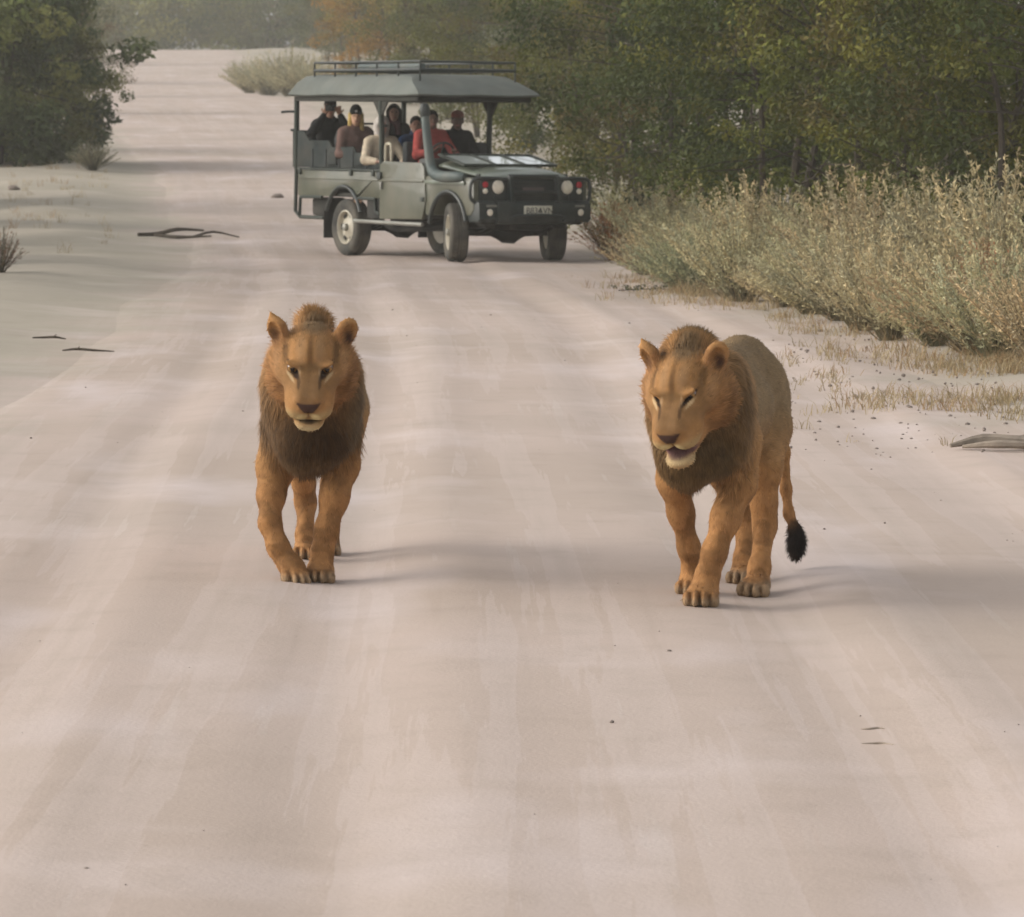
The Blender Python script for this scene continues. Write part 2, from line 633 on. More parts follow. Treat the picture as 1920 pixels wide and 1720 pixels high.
def paw(F, c, yaw, flex=0.0, s=1.0):
    """c: centre of the paw on the ground (toes towards -y)"""
    cy, sy = math.cos(yaw), math.sin(yaw)
    Rz = np.array([[cy, -sy, 0], [sy, cy, 0], [0, 0, 1]])
    cf, sf = math.cos(flex), math.sin(flex)
    Rx = np.array([[1, 0, 0], [0, cf, -sf], [0, sf, cf]])
    M = Rz @ Rx
    P = lambda x, y, z: np.asarray(c) + M @ np.array([x, y, z]) * s
    F.ell(P(0, .02, .045), np.array([.058, .085, .042]) * s, .03, M)
    for x, y, z in ((-.048, -.045, .030), (-.017, -.072, .034), (.017, -.072, .034), (.048, -.045, .030)):
        F.ell(P(x, y, z), np.array([.0205, .040, .030]) * s, .008, M)
    for x in (-.0325, 0, .0325):
        F.ell(P(x, -.10, .048), np.array([.006, .035, .035]) * s, .012, M, op='sub')
    return P, M


def head(F, H, pos, hs, mouth_open=0.0, squint=False):
    P = lambda x, f, u: np.asarray(pos) + H @ np.array([x, f, u]) * hs
    E = lambda c, r, k=.03, rot=None, op='add': F.ell(P(*c), np.array(r) * hs, k * hs, H if rot is None else H @ rot, op)
    C = lambda a, b, ra, rb, k=.03: F.cone(P(*a), P(*b), ra * hs, rb * hs, k * hs)
    E((0, -.05, .035), (.104, .13, .088), .05)                     # cranium
    E((0, .035, .064), (.084, .085, .058), .04)                    # forehead
    for s in (-1, 1):
        E((s * .092, .02, -.010), (.056, .085, .064), .04)         # cheek bone
        C((s * .028, .06, .038), (s * .027, .226, -.040), .047, .034, .035)   # bridge of the nose
        E((s * .064, .090, -.010), (.050, .062, .050), .035)       # below the eye
        E((s * .052, .140, -.050), (.042, .070, .045), .03)
        E((s * .038, .208, -.090), (.044, .050, .038), .016)       # upper lip
        E((s * .050, .16, -.090), (.042, .070, .045), .03)         # side of the muzzle
        C((s * .062, .0, -.105), (s * .026, .165, -.138 - .02 * mouth_open), .052, .034, .04)      # jaw
        E((s * .114, -.045, -.050), (.058, .080, .105), .05)       # side whiskers of the ruff
        E((s * .092, -.02, -.115), (.060, .075, .062), .05)
    E((0, .252, -.058), (.038, .018, .022), .014)                  # nose leather
    E((0, .204, -.151 - .035 * mouth_open), (.056, .050, .030), .016)      # chin
    # mouth line and the cleft under the nose
    E((0, .255, -.134 - .012 * mouth_open), (.064, .075, .0045 + .013 * mouth_open), .008, op='sub')
    E((0, .268, -.105), (.0045, .03, .028), .010, op='sub')
    for s in (-1, 1): E((s * .026, .272, -.066), (.010, .012, .006), .008, op='sub')   # nostrils
    # eyes: lids carved where the skin actually is
    eyes = []
    for s in (-1, 1):
        ex, eu = s * .067, .040
        f = .24
        while f > .02:
            g = np.round((P(ex, f, eu) - F.lo) / F.h).astype(int)
            if F.D[tuple(g)] < 0: break
            f -= .002
        a_ = s * .50
        M = np.array([[math.cos(a_), 0, -math.sin(a_)], [0, 1, 0], [math.sin(a_), 0, math.cos(a_)]])
        E((ex, f + .006, eu), (.028, .020,   .0055 if squint else .0150), .008, M, op='sub')
        E((ex, f - .008, eu + .020), (.030, .020, .008), .02, np.array([[math.cos(a_ * .6), 0, -math.sin(a_ * .6)], [0, 1, 0], [math.sin(a_ * .6), 0, math.cos(a_ * .6)]]))      # upper lid and brow
        eyes.append(P(ex, f - (.024 if squint else .0185), eu))
    # ears
    for s in (-1, 1):
        ya = s * -.55
        Q = np.array([[math.cos(ya), -math.sin(ya), 0], [math.sin(ya), math.cos(ya), 0], [0, 0, 1]])
        ro = s * .42
        Q = Q @ np.array([[math.cos(ro), 0, math.sin(ro)], [0, 1, 0], [-math.sin(ro), 0, math.cos(ro)]])
        c = np.array([s * .132, -.055, .100])
        E(c, (.044, .026, .052), .03, Q)
        if s < 0: C(tuple(c + Q @ np.array([0, -.004, .02])), tuple(c + Q @ np.array([s * .012, -.010, .076])), .034, .006, .02)
        else: E(c + Q @ np.array([.004, -.004, .008]), (.040, .022, .050), .02, Q)
        E(c + Q @ np.array([0, .022, .006]), (.030, .022, .040), .008, Q, op='sub')
    return eyes


def blob(q, c, r, soft=.5):
    d = np.sqrt((((q - np.array(c)) / np.array(r)) ** 2).sum(1))
    return 1 - sstep(1 - soft, 1 + soft, d)


def mixc(C, w, col):
    w = w[:, None]
    return C * (1 - w) + np.array(col) * w


TAN = (.36, .188, .072)
GREY = (.215, .150, .080)
DARK = (.088, .048, .020)
ORANGE = (.38, .180, .062)
PALE = (.52, .40, .20)


def lion_colours(V, Nv, H, pos, hs, spec):
    C = np.tile(np.array(TAN), (len(V), 1))
    n1 = vnoise(V, 9, 1); n2 = vnoise(V, 28, 2)
    # back and flanks: darker coat, with shading painted into the grey
    w = sstep(.10, .42, V[:, 1]) * sstep(.50, .80, V[:, 2])
    C = mixc(C, .9 * w, GREY)
    # legs a little redder, with soft spots left from youth
    w = sstep(.55, .35, V[:, 2])
    C = mixc(C, .75 * w, (.395, .195, .074))
    C = mixc(C, .75 * w * sstep(.54, .70, vnoise(V, 17, 5)), (.235, .115, .043))
    C = mixc(C, .8 * sstep(.055, .02, V[:, 2]), (.33, .24, .15))
    # mane: chest, throat, neck sides
    for c, r, a, col in spec['mane_cols']:
        C = mixc(C, a * blob(V + .03 * (n1[:, None] - .5), c, r, .45), col)
    q = (V - np.asarray(pos)) @ H / hs
    ax = np.abs(q[:, 0])
    qa = np.stack([ax, q[:, 1], q[:, 2]], 1)
    inh = blob(q, (0, .06, -.02), (.21, .30, .22), .12)
    Hc = np.tile(np.array((.320, .165, .062)), (len(V), 1))
    Hc = mixc(Hc, .85 * blob(qa, (.125, -.01, -.07), (.075, .12, .12), .5), (.29, .142, .055))
    Hc = mixc(Hc, .8 * sstep(.50, .68, vnoise(V, 16, 12)) * blob(qa, (.12, .0, -.08), (.06, .1, .09), .5), (.17, .08, .03))
    Hc = mixc(Hc, .75 * blob(qa, (.078, .10, -.015), (.050, .08, .050), .5), (.205, .115, .050))     # dusky cheeks under the eyes
    Hc = mixc(Hc, .8 * blob(q, (0, .18, -.010), (.060, .13, .070), .5), (.190, .108, .048))           # bridge of the nose
    Hc = mixc(Hc, .9 * blob(q, (0, .09, .085), (.012, .12, .06), .6), (.135, .068, .026))             # line down the forehead
    Hc = mixc(Hc, .75 * blob(q, (0, .12, .052), (.055, .055, .014), .5), (.135, .074, .028))
    Hc = mixc(Hc, .8 * blob(qa, (.035, .06, .090), (.020, .08, .035), .6), (.33, .19, .088))
    Hc = mixc(Hc, .8 * blob(qa, (.098, .04, .075), (.012, .08, .055), .6), (.135, .070, .026))      # temple
    Hc = mixc(Hc, .8 * blob(qa, (.130, .03, .045), (.014, .08, .06), .6), (.36, .195, .085))
    Hc = mixc(Hc, .9 * blob(qa, (.050, .225, -.108), (.050, .08, .030), .45), (.37, .26, .12))        # lips
    Hc = mixc(Hc, .95 * blob(qa, (.024, .262, -.112), (.026, .04, .024), .3), (.56, .44, .22))
    Hc = mixc(Hc, .97 * blob(q, (0, .205, -.172 - .02 * spec['mouth']), (.064, .085, .032), .4), (.54, .43, .24))  # chin
    ang = .50
    fr = sstep(.04, .07, q[:, 1])
    ez = (qa[:, 2] - .040) * math.cos(ang) - (qa[:, 0] - .067) * math.sin(ang)
    ex = (qa[:, 0] - .067) * math.cos(ang) + (qa[:, 2] - .040) * math.sin(ang)
    eh = .0065 if spec.get('squint') else .0135
    Hc = mixc(Hc, .9 * fr * (1 - sstep(.6, 1.2, np.sqrt(((ex + .004) / .020) ** 2 + ((ez + eh + .0085) / .0065) ** 2))), (.46, .33, .18))   # pale mark under the eye
    Hc = mixc(Hc, .6 * fr * (1 - sstep(.5, 1.2, np.sqrt(((qa[:, 0] - .040) / .006) ** 2 + ((q[:, 2] - .036) / .018) ** 2))), (.40, .27, .15))
    we = (1 - sstep(.80, 1.15, np.sqrt(((ex + .002) / .029) ** 2 + (ez / (eh + .002)) ** 2))) * fr
    Hc = mixc(Hc, .95 * we, (.022, .012, .008))
    wt = (1 - sstep(.6, 1.2, np.sqrt(((qa[:, 0] - .041) / .007) ** 2 + ((q[:, 2] - .016) / .018) ** 2))) * fr
    Hc = mixc(Hc, .7 * wt, (.045, .025, .014))
    up = np.clip((q[:, 2] + .092) / .046, 0, 1.15)
    wn_ = sstep(.006, -.002, ax - .040 * up ** .8) * sstep(-.034, -.040, q[:, 2]) * sstep(-.095, -.090, q[:, 2]) * sstep(.205, .220, q[:, 1])
    Hc = mixc(Hc, wn_, (.060, .030, .022))                                                              # nose leather
    Hc = mixc(Hc, .9 * blob(q, (0, .28, -.108), (.005, .05, .026), .3), (.03, .017, .013))
    um = -.134 - .012 * spec['mouth'] + .10 * np.maximum(ax - .01, 0) * (ax < .07) - .8 * np.maximum(ax - .01, 0) ** 2
    wm = (1 - sstep(.7, 1.3, np.abs(q[:, 2] - um) / (.0050 + .016 * spec['mouth']))) * sstep(.075, .060, ax) * sstep(.10, .14, q[:, 1])
    Hc = mixc(Hc, .95 * wm, (.035, .018, .014) if not spec['mouth'] else (.115, .058, .060))
    # ears: dark hollow, warm rim
    for s in (-1, 1):
        we = blob(q, (s * .139, -.040, .100), (.052, .055, .064), .25)
        Hc = mixc(Hc, we, (.31, .155, .062))
        Hc = mixc(Hc, (.95 if s > 0 else .6) * blob(q, (s * .146, -.026, .092), (.024, .04, .034), .3), (.035, .014, .012))
        Hc = mixc(Hc, .8 * blob(q, (s * .165, -.06, .158), (.02, .03, .02), .5), (.10, .06, .035))
        Hc = mixc(Hc, .8 * blob(q, (s * .115, -.095, .105), (.05, .03, .06), .3), (.13, .075, .04))
    # crest between the ears
    Hc = mixc(Hc, .85 * blob(q, (.01, -.085, .14), (.055, .09, .07), .4), (.16, .105, .055))
    C = C * (1 - inh[:, None]) + Hc * inh[:, None]
    for c, r, a, col in spec.get('over', ()):
        C = mixc(C, a * blob(V, c, r, .35), col)
    C *= (.76 + .2 * n1 + .14 * (n2 - .5))[:, None]
    return np.clip(C, .005, .9)


def make_lion(name, loc, yaw, spec, label, seed):
    r = np.random.default_rng(seed)
    root = empty(name, loc, yaw)
    tag(root, label, 'lion', 'two male lions walking along the road')
    F = Field((-.36, -.92, -.02), (.36, 1.75, 1.30), .0068)
    spec['build'](F)
    H = rot3(*spec['head_rot']); pos = spec['head_pos']; hs = spec['hs']
    eye_at = head(F, H, pos, hs, spec['mouth'], spec.get('squint', False))
    F.D[:, :, :int(round((.002 + .02) / F.h))] = np.maximum(F.D[:, :, :int(round((.002 + .02) / F.h))], .004)
    V, Q = F.mesh(1)
    del F
    # every paw rests on its own bit of ground
    cy, sy = math.cos(yaw), math.sin(yaw)
    gz = terr(loc[0] + cy * V[:, 0] - sy * V[:, 1], loc[1] + sy * V[:, 0] + cy * V[:, 1]) + .012 - loc[2]
    V[:, 2] += (gz - .008) * sstep(.50, .10, V[:, 2])
    Nv = vert_normals(V, Q)
    Cc = lion_colours(V, Nv, H, pos, hs, spec)
    me = mesh_np('body', V, Q)
    set_col(me, Cc)
    obj('body', me, M_fur, root)
    # eyes
    for s in (-1, 1):
        bm = bmesh.new()
        bmesh.ops.create_uvsphere(bm, u_segments=20, v_segments=14, radius=.0215 * hs)
        e = bpy.data.meshes.new('eye'); bm.to_mesh(e); bm.free()
        c = np.array([v.co for v in e.vertices])
        fw = c @ (H @ np.array([0, 1.0, -.05])) / (.0215 * hs)
        col = np.tile(np.array((.24, .125, .035)), (len(c), 1))
        col[fw > .90] = (.012, .008, .006)
        col[fw < .55] = (.10, .05, .025)
        set_col(e, col)
        e.polygons.foreach_set('use_smooth', np.ones(len(e.polygons), bool))
        obj('eye', e, M_eye, root, loc=eye_at[(s + 1) // 2])
    # fur
    nose = np.asarray(pos) + H @ np.array([0, .30, -.04]) * hs
    hc = np.asarray(pos) + H @ np.array([0, 0, 0]) * hs

    def flow(P, n):
        d = np.tile(np.array([0, .75, -.55]), (len(P), 1))
        leg = sstep(.55, .40, P[:, 2])[:, None]
        d = d * (1 - leg) + np.array([0, .1, -1.0]) * leg
        q = (P - np.asarray(pos)) @ H / hs
        wh = blob(q, (0, .06, -.02), (.22, .32, .23), .2)[:, None]
        d = d * (1 - wh) + (P - nose) / (np.linalg.norm(P - nose, axis=1, keepdims=True) + 1e-6) * wh * 1.2
        t = d - (d * n).sum(1, keepdims=True) * n
        rf = blob(q, (0, -.05, -.07), (.20, .12, .16), .4)[:, None]
        return t + (.20 + .25 * rf * (1 - wh * 0)) * n

    def short_w(P):
        q = (P - np.asarray(pos)) @ H / hs
        face = blob(q, (0, .13, -.02), (.11, .22, .15), .2)
        return 1 - .85 * face

    def short_len(P):
        q = (P - np.asarray(pos)) @ H / hs
        face = blob(q, (0, .16, -.03), (.12, .20, .15), .25)
        ruff = blob(q, (0, -.05, -.07), (.20, .12, .16), .4)
        return .014 - .007 * face + .040 * ruff * (1 - face)

    strands('coat_hair', V, Q, Nv, Cc, 62000, short_len, flow, .0013, M_hair, root, r, .22, short_w)

    def mane_w(P):
        w = np.zeros(len(P))
        for c, rr, a in spec['mane_hair']:
            w = np.maximum(w, a * blob(P, c, rr, .4))
        q = (P - np.asarray(pos)) @ H / hs
        face = blob(q, (0, .15, -.05), (.12, .20, .16), .2)
        return w * (1 - face) + 1e-6

    def mane_len(P):
        q = (P - np.asarray(pos)) @ H / hs
        crest = blob(q, (.01, -.10, .12), (.075, .12, .09), .4)
        return spec['mane_len'] * (.45 + .9 * vnoise(P, 14, 8)) * (1 - .30 * crest)

    def mane_flow(P, n):
        q = (P - np.asarray(pos)) @ H / hs
        crest = blob(q, (.01, -.10, .12), (.075, .12, .09), .4)[:, None]
        d = np.tile(np.array([0, .45, -.9]), (len(P), 1))
        t = d - (d * n).sum(1, keepdims=True) * n
        t = t + .24 * n + .45 * (np.stack([vnoise(P, 12, 31), vnoise(P, 12, 32), vnoise(P, 12, 33)], 1) - .5)
        up = np.array([.05, .25, 1.0]) + .8 * (np.stack([vnoise(P, 20, 41), vnoise(P, 20, 42), vnoise(P, 20, 43)], 1) - .5)
        return t * (1 - crest) + up * crest

    strands('mane', V, Q, Nv, Cc, 30000, mane_len, mane_flow, .0019, M_hair, root, r, .13, mane_w)
    if spec.get('tuft'):
        c, rr = spec['tuft']
        strands('tail_tuft', V, Q, Nv, Cc * .8, 1500, lambda P: np.full(len(P), .022),
                lambda P, n: n * .8 + np.array([0, 0, -.9]), .0016, M_hair, root, r, .25,
                lambda P: blob(P, c, rr, .15) + 1e-9)
    return root


# left lion: coming straight on, head level
def build_a(F):
    F.ell((0, .26, .735), (.160, .34, .230), .10)                    # chest
    F.ell((0, .72, .745), (.185, .42, .190), .12)                    # barrel
    F.ell((.01, 1.16, .80), (.165, .27, .185), .10)                  # rump
    F.cone((0, .18, .945), (.01, 1.15, .93), .075, .075, .10)        # back
    for s in (-1, 1):
        F.ell((s * .122, .13, .72), (.064, .15, .19), .07)           # shoulder
        F.ell((s * .10, .20, .93), (.04, .11, .07), .05)             # shoulder blade
        F.ell((s * .11, 1.14, .70), (.085, .19, .215), .08)          # thigh
    F.cone((0, .12, .84), (0, -.20, .90), .185, .150, .10)           # neck
    F.ell((0, -.03, .70), (.170, .17, .185), .09)                    # breast with mane
    F.ell((0, -.10, .60), (.125, .11, .115), .07)
    for s in (-1, 1): F.ell((s * .125, .0, .84), (.075, .13, .17), .07)
    F.ell((.015, -.15, 1.10), (.062, .075, .060), .05)              # crest
    # right foreleg (image left): swinging in, paw about to land
    F.chain([(-.135, .13, .66, .088), (-.162, .16, .48, .078), (-.180, .09, .36, .055), (-.182, .0, .245, .042), (-.145, -.035, .145, .041), (-.098, -.055, .065, .047)], .05)
    paw(F, (-.080, -.075, .016), .30, .42, 1.0)
    # left foreleg: bearing weight
    F.chain([(.125, .15, .66, .088), (.120, .17, .49, .078), (.096, .10, .36, .057), (.062, .06, .22, .044), (.042, .05, .12, .041), (.036, .04, .05, .047)], .05)
    paw(F, (.036, .0, .0), -.05, 0, 1.02)
    # hind legs
    F.chain([(-.10, 1.08, .66, .115), (-.085, .92, .48, .075), (-.072, 1.03, .34, .046), (-.066, 1.08, .25, .042), (-.062, .98, .10, .038), (-.056, .95, .05, .042)], .05)
    paw(F, (-.056, .91, .0), 0, 0, .95)
    F.chain([(.11, 1.18, .66, .115), (.085, 1.14, .46, .085), (.055, 1.32, .30, .052), (.045, 1.35, .23, .046), (.03, 1.28, .10, .042), (.03, 1.26, .05, .042)], .05)
    paw(F, (.03, 1.22, .0), 0, 0, .95)
    F.chain([(.01, 1.38, .86, .045), (.02, 1.50, .72, .030), (.04, 1.52, .50, .022), (.05, 1.54, .34, .02)], .03)
    F.ell((.05, 1.55, .27), (.035, .035, .085), .02)


spec_a = dict(
    build=build_a, head_rot=(R(-1), R(27), R(1.5)), head_pos=(.012, -.33, .972), hs=1.10, mouth=0.0,
    mane_cols=[((0, .02, .80), (.30, .26, .24), .75, (.21, .118, .050)),
               ((.0, -.10, .62), (.23, .20, .20), .95, DARK),
               ((0, -.16, .60), (.13, .12, .14), .95, (.060, .032, .013)),
               ((.21, -.02, .72), (.07, .2, .17), .7, (.115, .085, .05)),  # shaded side of the neck painted greyer and darker than the sunward side
               ((-.21, -.02, .72), (.07, .2, .17), .7, (.16, .10, .055)),
               ((0, -.06, .52), (.16, .16, .05), .5, (.19, .115, .055))],
    mane_hair=[((0, -.05, .70), (.25, .22, .22), 1.0), ((0, -.02, .88), (.26, .18, .22), .6), ((.015, -.15, 1.12), (.085, .10, .09), 2.2)],
    mane_len=.058, crest=.0, over=[((.05, 1.55, .27), (.05, .05, .11), 1, (.03, .02, .016))])

xa, ya = pix(583, d=20.0), 20.0
lion_a = make_lion('lion', (xa, ya, tz(xa, ya) + .012), R(.5), spec_a,
                   'left lion facing the camera head-on with upright dark crest and dark chest mane', 3)


# right lion: head low and turned, seen a little from its left side
def build_b(F):
    F.ell((0, .26, .735), (.165, .34, .230), .10)
    F.ell((0, .72, .755), (.190, .42, .195), .12)
    F.ell((.0, 1.14, .815), (.178, .29, .205), .10)
    F.cone((0, .18, .95), (0, 1.12, .955), .08, .085, .10)
    for s in (-1, 1):
        F.ell((s * .122, .13, .72), (.066, .15, .19), .07)
        F.ell((s * .10, .20, .94), (.04, .11, .07), .05)
        F.ell((s * .115, 1.14, .70), (.090, .20, .225), .08)
    F.cone((0, .12, .86), (-.045, -.22, .90), .185, .155, .10)
    F.ell((-.02, -.02, .70), (.165, .17, .18), .09)
    F.ell((-.045, -.10, .62), (.125, .11, .115), .07)
    for s in (-1, 1): F.ell((s * .125 - .02, -.02, .86), (.075, .13, .17), .07)
    F.ell((-.02, -.20, 1.045), (.115, .13, .085), .06)               # crest of the mane on the nape
    # left foreleg (image right): reaching forward and inward
    F.chain([(.130, .20, .66, .092), (.125, .16, .49, .071), (.084, .10, .36, .055), (.042, .06, .22, .044), (.014, .05, .12, .042), (.0, .04, .05, .050)], .05)
    paw(F, (.0, .0, .0), .06, 0, 1.12)
    # right foreleg: further back
    F.chain([(-.140, .16, .66, .090), (-.155, .26, .49, .068), (-.142, .34, .35, .049), (-.120, .42, .20, .040), (-.110, .47, .10, .039), (-.108, .48, .05, .042)], .05)
    paw(F, (-.108, .45, .0), .05, 0, 1.05)
    # left hind leg: stepping forward
    F.chain([(.115, 1.04, .66, .120), (.130, .84, .50, .080), (.140, .84, .36, .050), (.145, .84, .27, .044), (.142, .69, .11, .040), (.140, .63, .05, .044)], .05)
    paw(F, (.140, .58, .0), -.05, 0, 1.05)
    # right hind leg
    F.chain([(-.10, 1.16, .66, .115), (-.06, 1.10, .46, .075), (-.015, 1.24, .32, .046), (.0, 1.26, .24, .042), (.012, 1.14, .10, .038), (.014, 1.12, .05, .044)], .05)
    paw(F, (.014, 1.07, .0), 0, 0, .98)
    # tail
    F.chain([(.02, 1.38, .90, .05), (.09, 1.50, .76, .034), (.135, 1.50, .52, .026), (.15, 1.48, .36, .022), (.165, 1.46, .26, .02), (.19, 1.46, .20, .022)], .03)
    F.ell((.200, 1.46, .130), (.040, .040, .072), .03)


spec_b = dict(
    build=build_b, head_rot=(R(-10), R(31), R(-3)), head_pos=(-.015, -.375, .922), hs=1.07, mouth=1.0, squint=True,
    mane_cols=[((0, .02, .82), (.30, .24, .26), .75, (.21, .14, .072)),
               ((.08, -.12, .72), (.17, .18, .22), .85, (.135, .078, .032)),
               ((-.03, -.12, .62), (.20, .18, .17), .9, (.100, .062, .026)),
               ((-.02, -.22, 1.09), (.09, .12, .075), .95, (.115, .080, .042)),
               ((-.03, -.06, .50), (.16, .16, .07), .6, (.20, .125, .06))],
    mane_hair=[((-.02, -.05, .68), (.22, .22, .22), 1.0), ((0, -.06, .88), (.24, .16, .22), .6), ((-.02, -.20, 1.08), (.13, .14, .10), 1.4)],
    mane_len=.048, crest=.0, tuft=((.205, 1.46, .125), (.06, .06, .10)),
    over=[((.205, 1.46, .125), (.07, .06, .10), 1, (.026, .019, .017))])

xb, yb = pix(1318, d=18.94), 18.94
lion_b = make_lion('lion', (xb, yb, tz(xb, yb) + .012), R(-11), spec_b,
                   'right lion with lowered head turned left, squinting, black tail tuft hanging beside its hind leg', 4)
# ------------------------------------------------------------------ shape helpers for built things
def bm_obj(name, bm, m, parent=None, smooth=True, loc=None):
    me = bpy.data.meshes.new(name)
    bmesh.ops.recalc_face_normals(bm, faces=bm.faces)
    bm.to_mesh(me)
    bm.free()
    if smooth:
        for p in me.polygons: p.use_smooth = True
        me.set_sharp_from_angle(angle=R(38))
    return obj(name, me, m, parent, loc=loc)


def add_box(bm, lo, hi, bevel=0.0, M=None):
    lo, hi = Vector(lo), Vector(hi)
    mm = Matrix.Translation((lo + hi) / 2) @ Matrix.Diagonal((*(hi - lo), 1))
    if M is not None: mm = M @ mm
    r_ = bmesh.ops.create_cube(bm, size=1, matrix=mm)
    if bevel:
        es = list({e for v in r_['verts'] for e in v.link_edges})
        bmesh.ops.bevel(bm, geom=es, offset=bevel, segments=2, profile=.6, affect='EDGES')


def box(name, lo, hi, m, parent, bevel=.012, M=None):
    bm = bmesh.new()
    add_box(bm, lo, hi, bevel, M)
    return bm_obj(name, bm, m, parent)


def prism(name, poly, y0, y1, m, parent, bevel=.01):
    """(x, z) outline extruded from y0 to y1"""
    bm = bmesh.new()
    a = [bm.verts.new((x, y0, z)) for x, z in poly]
    b = [bm.verts.new((x, y1, z)) for x, z in poly]
    bm.faces.new(a); bm.faces.new(b[::-1])
    n = len(poly)
    for i in range(n):
        bm.faces.new((a[i], b[i], b[(i + 1) % n], a[(i + 1) % n]))
    bmesh.ops.recalc_face_normals(bm, faces=bm.faces)
    if bevel:
        es = [e for e in bm.edges if len(e.link_faces) == 2 and e.calc_face_angle(0) > R(60)]
        bmesh.ops.bevel(bm, geom=es, offset=bevel, segments=2, profile=.6, affect='EDGES')
    return bm_obj(name, bm, m, parent)


def smooth_path(pts, n=6):
    P = [Vector(p[:3]) for p in pts]
    P = [P[0] * 2 - P[1]] + P + [P[-1] * 2 - P[-2]]
    out = []
    for i in range(1, len(P) - 2):
        for k in range(n):
            t = k / n
            a, b, c, d = P[i - 1:i + 3]
            out.append(.5 * ((2 * b) + (c - a) * t + (2 * a - 5 * b + 4 * c - d) * t * t + (3 * b - a - 3 * c + d) * t ** 3))
    out.append(P[-2])
    return out


def add_tube(bm, pts, rad, seg=10, smooth=0, caps=True):
    """tube through pts; rad a number or one per point"""
    rs = rad if isinstance(rad, (list, tuple)) else [rad] * len(pts)
    if smooth:
        k = np.linspace(0, len(pts) - 1, (len(pts) - 1) * smooth + 1)
        rs = list(np.interp(k, np.arange(len(pts)), rs))
        pts = smooth_path(pts, smooth)
    pts = [Vector(p) for p in pts]
    T = [(pts[min(i + 1, len(pts) - 1)] - pts[max(i - 1, 0)]).normalized() for i in range(len(pts))]
    u = T[0].orthogonal().normalized()
    rings = []
    for p, t, r_ in zip(pts, T, rs):
        u = (u - t * u.dot(t)).normalized()
        w = t.cross(u)
        rings.append([bm.verts.new(p + (u * math.cos(2 * math.pi * i / seg) + w * math.sin(2 * math.pi * i / seg)) * r_) for i in range(seg)])
    for a, b in zip(rings[:-1], rings[1:]):
        for i in range(seg):
            bm.faces.new((a[i], a[(i + 1) % seg], b[(i + 1) % seg], b[i]))
    if caps:
        bm.faces.new(rings[0][::-1]); bm.faces.new(rings[-1])


def tube(name, pts, rad, m, parent, seg=10, smooth=0):
    bm = bmesh.new()
    add_tube(bm, pts, rad, seg, smooth)
    return bm_obj(name, bm, m, parent)


def add_lathe(bm, prof, seg=32, M=Matrix.Identity(4)):
    """(radius, axial) profile spun about the local y axis"""
    rings = []
    for r_, a in prof:
        rings.append([bm.verts.new(M @ Vector((r_ * math.cos(2 * math.pi * i / seg), a, r_ * math.sin(2 * math.pi * i / seg)))) for i in range(seg)])
    for a, b in zip(rings[:-1], rings[1:]):
        for i in range(seg):
            bm.faces.new((a[i], a[(i + 1) % seg], b[(i + 1) % seg], b[i]))
    if prof[0] != prof[-1]:
        if prof[0][0] > 1e-4: bm.faces.new(rings[0][::-1])
        if prof[-1][0] > 1e-4: bm.faces.new(rings[-1])
    bmesh.ops.remove_doubles(bm, verts=bm.verts, dist=1e-5)


# ------------------------------------------------------------------ open safari vehicle
M_paint = mat('khaki_paint', (.074, .080, .052), .38, 0, .07, 3, spec=.5, dust=.30, coat=.25)
M_bonnet = mat('khaki_bonnet_paint', (.125, .152, .115), .30, 0, .07, 3, spec=.5, dust=.22, coat=.5)
M_black = mat('dark_green_black_steel', (.018, .026, .025), .45, 0, .25, 8, spec=.4, dust=.12)
M_frame = mat('dark_frame_paint', (.022, .032, .024), .5, 0, .2, 8, spec=.35, dust=.06)
M_under = mat('underbody', (.012, .013, .012), .8, 0, .3, 9, dust=.15)
M_canvas = mat('grey_canvas_roof', (.148, .163, .148), .85, 0, .10, 4, .25, 60, .15, dust=.15)
M_roof_in = mat('roof_lining', (.030, .030, .024), .9, 0, .2, 4)
M_seat = mat('charcoal_seat_cloth', (.035, .042, .045), .85, 0, .22, 7, .3, 80, .2, dust=.12)
M_side = mat('dark_side_canvas', (.026, .034, .034), .85, 0, .25, 6, .4, 24, .2, dust=.14)
M_tyre = mat('tyre_rubber', (.040, .042, .040), .85, 0, .2, 9, .3, 60, .2, dust=.55)
M_rim = mat('cream_steel_rim', (.50, .46, .36), .45, 0, .12, 9, dust=.35)
M_snork = mat('grey_green_plastic', (.060, .085, .080), .55, 0, .12, 6, dust=.25)
M_white = mat('white_plate', (.62, .60, .50), .5, 0, .08, 6)
M_ink = mat('plate_letters', (.03, .03, .03), .6)
M_redl = mat('red_lens', (.42, .025, .035), .25, 0, .1)
M_beige = mat('beige_handrail', (.42, .38, .28), .6, 0, .1)
M_step = mat('worn_step_metal', (.26, .26, .23), .45, .3, .15, dust=.3)
M_chrome = mat('lamp_reflector', (.80, .76, .68), .12, .9, .1)
M_lampglass = mat('lamp_glass', (.88, .80, .66), .08, 0, .15, 14, spec=.8)  # opaque warm pale base imitates light reflected in the lamps


def glass_mat():
    m, nt, N, L, b = nodes_of('windscreen_glass')
    n1 = N.new('ShaderNodeTexNoise'); n1.inputs['Scale'].default_value = 5
    mr = N.new('ShaderNodeMapRange')
    mr.inputs['To Min'].default_value = .04; mr.inputs['To Max'].default_value = .12
    L.new(n1.outputs['Fac'], mr.inputs['Value']); L.new(mr.outputs[0], b.inputs['Roughness'])
    b.inputs['Base Color'].default_value = (.80, .86, .80, 1)  # near-opaque pale base imitates the sky mirrored in the panes
    b.inputs['Transmission Weight'].default_value = .05
    b.inputs['IOR'].default_value = 1.5
    b.inputs['Coat Weight'].default_value = 1.0
    return m


M_glass = glass_mat()

VYAW = R(-60)
VD = 62.0
vx0 = pix(946, d=VD)


def veh_xy(x, y):
    c, s = math.cos(VYAW), math.sin(VYAW)
    return vx0 + c * x - s * y, VD + s * x + c * y


